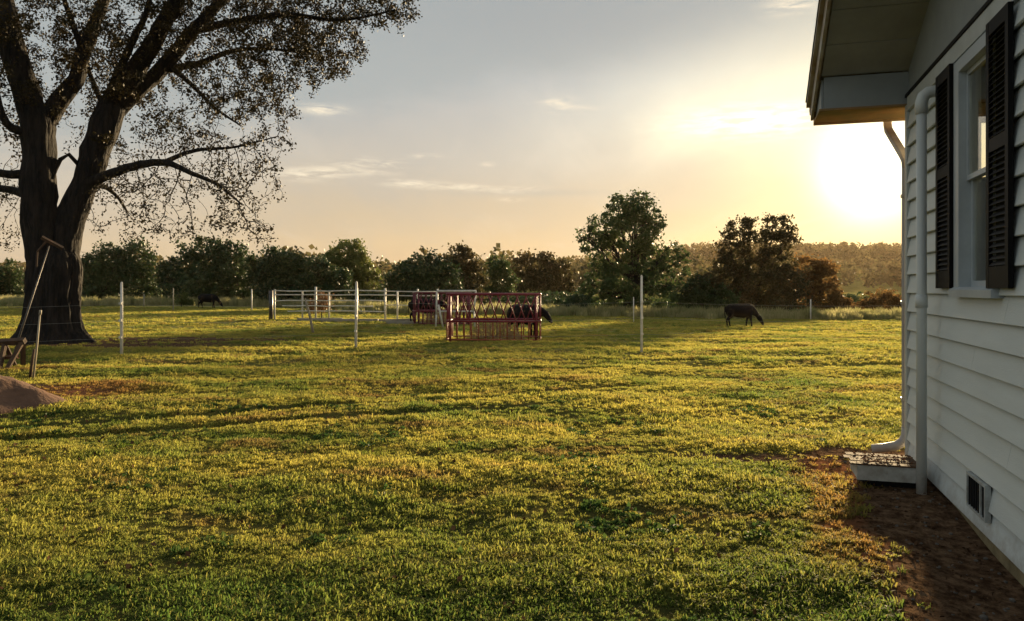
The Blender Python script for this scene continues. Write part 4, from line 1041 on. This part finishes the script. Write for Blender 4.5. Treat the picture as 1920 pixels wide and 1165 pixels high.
def poles():
    # long leaning clothes-line pole with a wooden cross piece on top
    a = ground_at(18, 15.6); b_ = at(92, 462, 15.6); root = empty('clothesline_pole', a); tag(root, 'long thin leaning pole topped with a wooden crosspiece before the great trunk', 'pole')
    d = b_ - a
    m_ = MB(); m_.tube([Vector((0, 0, -.1)), d * .25, d], [.024, .021, .012], 8); m_.build('pole', M['steel'], root, True)
    top = at(78, 445, 15.5) - a; e = at(118, 466, 15.7) - a; q = (e - top).normalized()
    m_ = MB(); m_.tube([top, e], .042, 4); m_.build('crosspiece', M['wood'], root)
    m_ = MB(); m_.tube([top.lerp(e, .25) - Vector((0, 0, .02)), at(70, 472, 15.6) - a, at(68, 500, 15.6) - a], .02, 5); m_.build('brace', M['wood'], root)
    # pale stake
    a = ground_at(61, 13.9); b_ = at(75, 588, 13.9); root = empty('stake', a); tag(root, 'pale thin stake leaning beside the soil heap', 'stake'); d = b_ - a
    m_ = MB(); m_.tube([Vector((0, 0, -.1)), d * .5 + Vector((.01, 0, 0)), d], [.020, .018, .015], 7); m_.build('shaft', M['palewood'], root, True)
    m_ = MB(); m_.tube([d - Vector((0, 0, .02)), d + Vector((.01, 0, .06))], [.026, .022], 7); m_.build('cap', M['greypost'], root, True)
    a = ground_at(55, 13.95); b_ = at(64, 655, 13.95); m_ = MB(); m_.tube([Vector((0, 0, -.1)), (b_ - a) * .5, b_ - a], [.03, .028, .02], 6)
    tag(m_.build('prop_stick', M['wood'], None, True, loc=a), 'short dark stick propped against the pale stake', 'stick')
    # dark legs of an old sawhorse standing on the heap
    root = empty('sawhorse', ground_at(8, 15.0)); o = root.location; tag(root, 'dark sawhorse behind the soil heap at the foot of the great trunk', 'sawhorse')
    def W(px, py, D=15.0): return at(px, py, D) - o
    for (p0, p1) in (((4, 646), (9, 700)), ((38, 640), (22, 700))):
        for dd in (-.18, .35):
            m_ = MB(); m_.tube([W(*p0) + Vector((0, .08, 0)), Vector((W(*p1).x, dd, -.05))], .05, 4); m_.build('leg', M['wood'], root)
    m_ = MB(); m_.tube([W(-30, 644) + Vector((0, .08, 0)), W(42, 640) + Vector((0, .08, 0))], .07, 4); m_.build('beam', M['wood'], root)
    m_ = MB(); m_.tube([W(-20, 672) + Vector((0, .1, 0)), W(28, 670) + Vector((0, .1, 0))], .045, 4); m_.build('stretcher', M['mound'], root)
poles()

# ------------------------------------------------------------------ fence
def fence_post(px, base_py, top_py, D, m_, label, lean=0, r=.034, group='wire fence posts', clips=True):
    a = ground_at(px, D); top = EYE + (541 - top_py) / 1450 * D - a.z
    root = empty('fence_post', a); tag(root, label, 'fence post', group)
    mb = MB(); mb.tube([(0, 0, -.2), (lean * top * .5, 0, top * .5), (lean * top, 0, top)], [r, r, r * .85], 8); mb.build('shaft', m_, root, True)
    mb = MB(); mb.tube([(lean * top, 0, top - .01), (lean * top, 0, top + .03)], [r * .9, r * .4], 8); mb.build('cap', m_, root, True)
    if clips:
        for h in (.45, .85, 1.25):
            MB().box(-.03 + lean * h, .03 + lean * h, -r - .05, -r * .6, h - .025, h + .025).build('insulator', m_, root)
    return root
near = [(228, 668, 531, 18.3, M['post'], 'white fence post right of the great trunk', -.0), (667, 655, 530, 20.3, M['post'], 'white fence post before the white rails', .012),
        (1203, 663, 518, 19.2, M['post'], 'tallest white fence post before the tallest pasture tree', .0)]
for p in near: fence_post(*p)
far = [(325, 585, 541, 52, 'thin grey post beside the small pale green bush', .035), (472, 572, 543, 56, 'thin white post left of the white rails', .05),
       (1188, 597, 558, 44, 'short thin post just left of the tallest white post', .03), (1520, 605, 562, 52, 'short thin post below the rounded orange lit tree', .045),
       (270, 575, 552, 60, 'faint short post under the dark bushy tree', .04)]
for px, b_, t_, D, lb, r_ in far: fence_post(px, b_, t_, D, M['greypost'] if 'grey' in lb or 'faint' in lb else M['post'], lb, 0, r_, clips=False)
def wires():
    root = empty('fence_wire', (0, 0, 0)); tag(root, 'thin pale electric fence wires strung between the white fence posts', 'wire')
    pts = [ground_at(-420, 17.2)] + [ground_at(228, 18.3), ground_at(667, 20.3), ground_at(1203, 19.2), ground_at(1900, 20.0)]
    for h in (.45, .85, 1.25):
        path = []
        for i in range(len(pts) - 1):
            a, b_ = pts[i], pts[i + 1]
            for k in range(12):
                t = k / 12; p = a.lerp(b_, t); path.append((p.x, p.y - .06, p.z + h - .10 * 4 * t * (1 - t)))
        p = pts[-1]; path.append((p.x, p.y - .06, p.z + h))
        m_ = MB(); m_.tube(path, .0026, 4); m_.build('strand', M['wire'], root)
wires()
fence_post(1960, 660, 520, 20.0, M['post'], 'white fence post hidden past the house corner')
# leaning pole in front of the rails
a = ground_at(588, 27.5); m_ = MB(); tp = at(572, 560, 27.5) - a; m_.tube([Vector((0, 0, -.1)), tp * .5 + Vector((.02, 0, 0)), tp], [.05, .045, .035], 7)
tag(m_.build('leaning_pole', M['palewood'], None, True, loc=a), 'pale pole leaning left before the white rails and dead brush', 'pole')

def rail_fence():
    D = 39.0; a = ground_at(514, D); root = empty('rail_fence', a); tag(root, 'white pipe rail corral fence with five rails standing in the pasture', 'fence')
    def W(px, py, dd=0): return at(px, py, D + dd) - a
    dz = lambda px: (px - 514) * .012
    for px, top in ((515, 543), (567, 546), (592, 538), (617, 548), (670, 541), (722, 541), (745, 546)):
        p = W(px, top, dz(px)); gnd = ground_at(px, D + dz(px)).z - a.z
        m_ = MB(); m_.tube([(p.x, p.y, gnd - .1), (p.x, p.y, p.z)], .055 if px in (722, 592) else .045, 8); m_.build('post', M['white'], root, True)
    for y0, x0, x1 in ((545.5, 515, 722), (553, 515, 745), (564, 515, 722), (574, 530, 700), (584, 540, 722)):
        pr = random.Random(int(y0)); pts = []
        for i in range(9):
            px = x0 + (x1 - x0) * i / 8; pts.append(W(px, y0 + pr.uniform(-.8, .8), dz(px)) + Vector((0, -.07, 0)))
        m_ = MB(); m_.tube(pts, .030, 6); m_.build('rail', M['white'], root, True)
    # run going on behind the gate frame to the second feeder
    for y0 in (546, 554, 572):
        m_ = MB(); m_.tube([W(724, y0, 2.6), W(770, y0 + 1, 3.0), W(822, y0 + .8, 3.5)], .026, 6); m_.build('rail', M['white'], root, True)
    for px in (783, 820):
        p = W(px, 542, 3.2); gnd = ground_at(px, D + 3.2).z - a.z; m_ = MB(); m_.tube([(p.x, p.y + .06, gnd - .1), (p.x, p.y + .06, p.z)], .045, 8); m_.build('post', M['white'], root, True)
    p = W(508, 545); m_ = MB(); m_.tube([(p.x, p.y, -.1), (p.x, p.y, p.z)], .10, 8); m_.build('end_post', M['steel'], root, True)
rail_fence()
# old planks and fallen limbs lying in the grass below the rails
def lying():
    pr = random.Random(9); i = 0
    spots = [(600, 38.2, 2.2, .05), (655, 37.2, 2.8, -.04), (735, 38.0, 2.4, .1), (760, 35.6, 1.8, -.1)]
    labs = ['grey weathered plank lying below the dead brush', 'long grey plank lying below the middle of the white rails', 'weathered plank lying at the right end of the white rails', 'short plank lying left of the second red feeder']
    for (px, D, ln, rz), lb in zip(spots, labs):
        p = ground_at(px, D); m_ = MB(); m_.box(-ln / 2, ln / 2, -.1, .1, .06, .14); m_.box(-ln / 2 + .1, ln / 2 - .2, -.22, -.09, .02, .08)
        o = m_.build('plank', M['greypost'], None, loc=p); o.rotation_euler = (0, pr.uniform(-.02, .02), rz); tag(o, lb, 'plank', 'planks lying by the corral')
lying()

# ------------------------------------------------------------------ feeders
def feeder(red, skirt, loc, rz, label, W=2.85, Dp=1.7, Ht=1.44, group='red cattle hay feeders'):
    root = empty('hay_feeder', loc, rz); tag(root, label, 'hay feeder', group); hw, hd, hm = W / 2, Dp / 2, .62
    def ring(z, r, name, m_):
        m2 = MB(); c = .12
        pts = [(-hw + c, -hd), (hw - c, -hd), (hw, -hd + c), (hw, hd - c), (hw - c, hd), (-hw + c, hd), (-hw, hd - c), (-hw, -hd + c), (-hw + c, -hd)]
        m2.tube([(x, y, z) for x, y in pts], r, 8); return m2.build(name, m_, root, True)
    ring(Ht, .036, 'top_rail', red); ring(hm, .036, 'middle_rail', red); ring(.06, .028, 'bottom_rail', skirt)
    bar = MB(); bar.tube([(0, 0, .05), (0, 0, hm)], .022, 6); bm_ = bar.mesh('skirt_bar', skirt, True)
    n = 13
    for y in (-hd, hd):
        for i in range(n):
            o = bpy.data.objects.new('skirt_bar', bm_); put(o, root); o.location = (-hw + .12 + (W - .24) * i / (n - 1), y, 0)
    for x in (-hw, hw):
        for i in range(6):
            o = bpy.data.objects.new('skirt_bar', bm_); put(o, root); o.location = (x, -hd + .15 + (Dp - .3) * i / 5, 0)
    dxs = .30
    for sgn in (-1, 1):
        m2 = MB(); m2.tube([(-dxs / 2 * sgn, 0, hm), (dxs / 2 * sgn, 0, Ht)], .021, 6); sm_ = m2.mesh('slant_bar', red, True)
        y = -hd if sgn < 0 else hd
        for i in range(9):
            o = bpy.data.objects.new('slant_bar', sm_); put(o, root); o.location = (-hw + .3 + (W - .6) * i / 8, y, 0)
    m2 = MB(); m2.tube([(0, -dxs / 2, hm), (0, dxs / 2, Ht)], .021, 6); sm_ = m2.mesh('slant_bar', red, True)
    for x in (-hw, hw):
        for i in range(5):
            o = bpy.data.objects.new('slant_bar', sm_); put(o, root); o.location = (x, -hd + .3 + (Dp - .6) * i / 4, 0)
    for x in (-hw + .12, hw - .12):
        for y in (-hd, hd):
            m2 = MB(); m2.tube([(x, y, 0), (x, y, Ht)], .034, 8); m2.build('corner_post', red, root, True)
    return root
def hay(loc, rz, w, d, h, n, label, seed):
    g = np.random.default_rng(seed); u = g.normal(size=(n, 3)); u /= np.linalg.norm(u, axis=1, keepdims=True); u *= g.uniform(0, 1, (n, 1)) ** .4
    C = u * np.array([w / 2, d / 2, h]); C[:, 2] = np.abs(C[:, 2]) + .02; Q = leaf_quads(C, .16, seed=seed, aspect=.10)
    o = put(bpy.data.objects.new('hay_heap', fast_mesh('hay_heap', Q, 4, M['hay']))); o.location = loc; o.rotation_euler = (0, 0, rz)
    tag(o, label, 'hay')
fl = ground_at(928, 24.3); feeder(M['red'], M['rust'], fl, R(-3), 'bright red slant bar hay feeder with rusty lower skirt')
hay(fl, R(-3), 1.9, 1.0, .55, 1700, 'old tan hay heaped inside the bright red feeder', 4)
fl2 = ground_at(828, 35.5); feeder(M['maroon'], M['maroon'], fl2, R(12), 'dark maroon hay feeder behind the white gate frame', W=2.5, Dp=1.6)
hay(fl2, R(12), 2.2, 1.3, .55, 2500, 'grey brown hay inside the dark maroon feeder', 6)
def gate():
    D = 33.0; a = ground_at(855, D); root = empty('gate', a); tag(root, 'white pipe gate frame leaning between the two red feeders', 'gate')
    def W(px, py, dd=0): return at(px, py, D + dd) - a
    m_ = MB(); m_.tube([W(819, 546), W(893, 546)], .045, 8); m_.build('top_rail', M['white'], root, True)
    m_ = MB(); m_.tube([W(892, 546), W(889, 584)], .04, 8); m_.build('upright', M['white'], root, True)
    p = W(818, 590); m_ = MB(); m_.tube([W(819, 546), p], .04, 8); m_.build('upright', M['white'], root, True)
    m_ = MB(); m_.tube([W(823, 584), W(890, 584)], .03, 8); m_.build('lower_rail', M['white'], root, True)
    q = W(831, 600); q.z = -.05; m_ = MB(); m_.tube([W(822, 572, -.2), q], .04, 8); m_.build('prop', M['white'], root, True)
    q2 = W(890, 600); q2.z = -.05; m_ = MB(); m_.tube([W(889, 584), q2], .035, 8); m_.build('prop', M['white'], root, True)
    q3 = W(817, 600); q3.z = -.05; m_ = MB(); m_.tube([p, q3], .038, 8); m_.build('prop', M['white'], root, True)
gate()

# ------------------------------------------------------------------ cattle
def loft(mb, secs, sides=20):
    """secs: (x, z, half width, half height) along a path in the xz plane, sections square to the path"""
    P = [Vector((q[0], 0, q[1])) for q in secs]; k = len(mb.v); n = len(P)
    for i, p in enumerate(P):
        t = (P[min(i + 1, n - 1)] - P[max(i - 1, 0)]).normalized(); up = Vector((-t.z, 0, t.x))
        for j in range(sides):
            th = 2 * PI * j / sides; mb.v.append(tuple(p + Vector((0, math.cos(th) * secs[i][2], 0)) + up * math.sin(th) * secs[i][3]))
    for i in range(n - 1):
        for j in range(sides):
            a0 = k + i * sides + j; a1 = k + i * sides + (j + 1) % sides; mb.f.append((a0, a1, a1 + sides, a0 + sides))
    mb.f.append(tuple(k + j for j in range(sides))[::-1]); mb.f.append(tuple(k + (n - 1) * sides + j for j in range(sides)))
def fuse(mb, voxel=.028):
    o = bpy.data.objects.new('tmp', mb.mesh('tmp')); col.objects.link(o)
    rm = o.modifiers.new('r', 'REMESH'); rm.mode = 'VOXEL'; rm.voxel_size = voxel; rm.use_smooth_shade = True
    sm = o.modifiers.new('s', 'SMOOTH'); sm.factor = .5; sm.iterations = 6
    dg = bpy.context.evaluated_depsgraph_get(); m_ = bpy.data.meshes.new_from_object(o.evaluated_get(dg)); bpy.data.objects.remove(o); m_.shade_smooth(); return m_
def cow(loc, rz, hide, label, pose='graze', scale=1.0, group=None, stride=1.0):
    """local +x is the head end; 1.35 m at the shoulder"""
    root = empty('cow', loc, rz); root.scale = (scale,) * 3; tag(root, label, 'cow', group)
    mb = MB()
    loft(mb, [(-.84, 1.08, .07, .08), (-.79, 1.04, .19, .22), (-.64, 1.0, .27, .32), (-.38, .96, .31, .37), (-.08, .92, .34, .40), (.22, .91, .33, .41), (.46, .94, .28, .39), (.62, .97, .21, .33), (.72, .98, .12, .22)])
    if pose == 'graze':
        loft(mb, [(.48, 1.04, .17, .29), (.72, .90, .13, .23), (.90, .74, .10, .155), (1.02, .62, .08, .115)])
        hd = [(1.00, .62, .10, .12), (1.08, .52, .115, .145), (1.16, .40, .105, .125), (1.23, .28, .08, .095), (1.285, .18, .072, .078), (1.31, .12, .05, .05)]
    else:
        loft(mb, [(.48, 1.06, .17, .29), (.78, 1.06, .14, .24), (1.02, 1.02, .12, .18), (1.16, .98, .10, .14)])
        hd = [(1.10, 1.02, .10, .12), (1.20, .96, .115, .145), (1.31, .87, .105, .125), (1.42, .77, .08, .095), (1.50, .69, .072, .078), (1.54, .65, .05, .05)]
    loft(mb, hd)
    for sy, f in ((-1, 1), (1, -1)):
        q = .10 * stride * f; y = .17 * sy
        mb.tube([(.50, y * .8, .92), (.50, y, .68), (.50 + q * .3, y, .50), (.50 + q * .7, y, .36), (.49 + q, y, .18), (.50 + q, y, .07), (.52 + q, y, -.01)], [.16, .125, .082, .066, .045, .052, .060], 12)
        q = -.12 * stride * f
        mb.tube([(-.58, y * .8, .98), (-.60, y, .76), (-.56 + q * .2, y, .60), (-.70 + q * .7, y, .44), (-.71 + q * .9, y, .36), (-.68 + q, y, .18), (-.67 + q, y, .07), (-.64 + q, y, -.01)], [.21, .19, .13, .075, .062, .046, .052, .060], 12)
    me = fuse(mb); me.materials.clear(); me.materials.append(hide); put(bpy.data.objects.new('body', me), root)
    h0 = Vector((hd[1][0], 0, hd[1][1]))
    for sy in (-1, 1):
        m_ = MB(); p = h0 + Vector((-.05, .08 * sy, .10)); m_.tube([p, p + Vector((-.03, .10 * sy, .01)), p + Vector((-.04, .20 * sy, -.04))], [.025, .05, .012], 6, squash=(1, .4)); m_.build('ear', hide, root, True)
    m_ = MB(); m_.tube([(-.82, 0, 1.16), (-.88, .01, 1.06), (-.89, .03, .84), (-.86, .02, .58), (-.85, .02, .40)], [.035, .028, .018, .032, .010], 6); m_.build('tail', hide, root, True)
    e = Vector((hd[-1][0], 0, hd[-1][1])); d_ = (e - Vector((hd[-2][0], 0, hd[-2][1]))).normalized()
    m_ = MB(); m_.tube([e - d_ * .03, e + d_ * .022], [.060, .042], 10); m_.build('muzzle', M['muzzle'], root, True)
    return root
D = 38.0; cow(ground_at(1388, D), 0, M['cow'], 'black cow grazing alone head down in the open pasture', 'graze', .86, None)
cow(ground_at(983, 26.4), R(-48), M['cow'], 'black cow feeding behind the right end of the bright red feeder', 'eat', .86, None)
cow(ground_at(795, 37.6), R(20), M['cow'], 'black cow standing behind the dark maroon feeder', 'eat', .86, None)
cow(ground_at(390, 58), R(8), M['cow'], 'black cow grazing low under the ragged dark tree', 'graze', .8, None)

# ------------------------------------------------------------------ evening air
def haze():
    m_ = MB(); m_.box(-1300, 1300, -60, 1600, -4, 95)
    mt = bpy.data.materials.new('evening_haze'); mt.use_nodes = True; N = mt.node_tree.nodes; N.clear()
    pv = N.new('ShaderNodeVolumePrincipled'); pv.inputs['Color'].default_value = (.98, .74, .48, 1); pv.inputs['Density'].default_value = .00005; pv.inputs['Anisotropy'].default_value = .40
    out = N.new('ShaderNodeOutputMaterial'); mt.node_tree.links.new(pv.outputs[0], out.inputs['Volume'])
    o = m_.build('haze', mt); tag(o, kind='stuff')
haze()
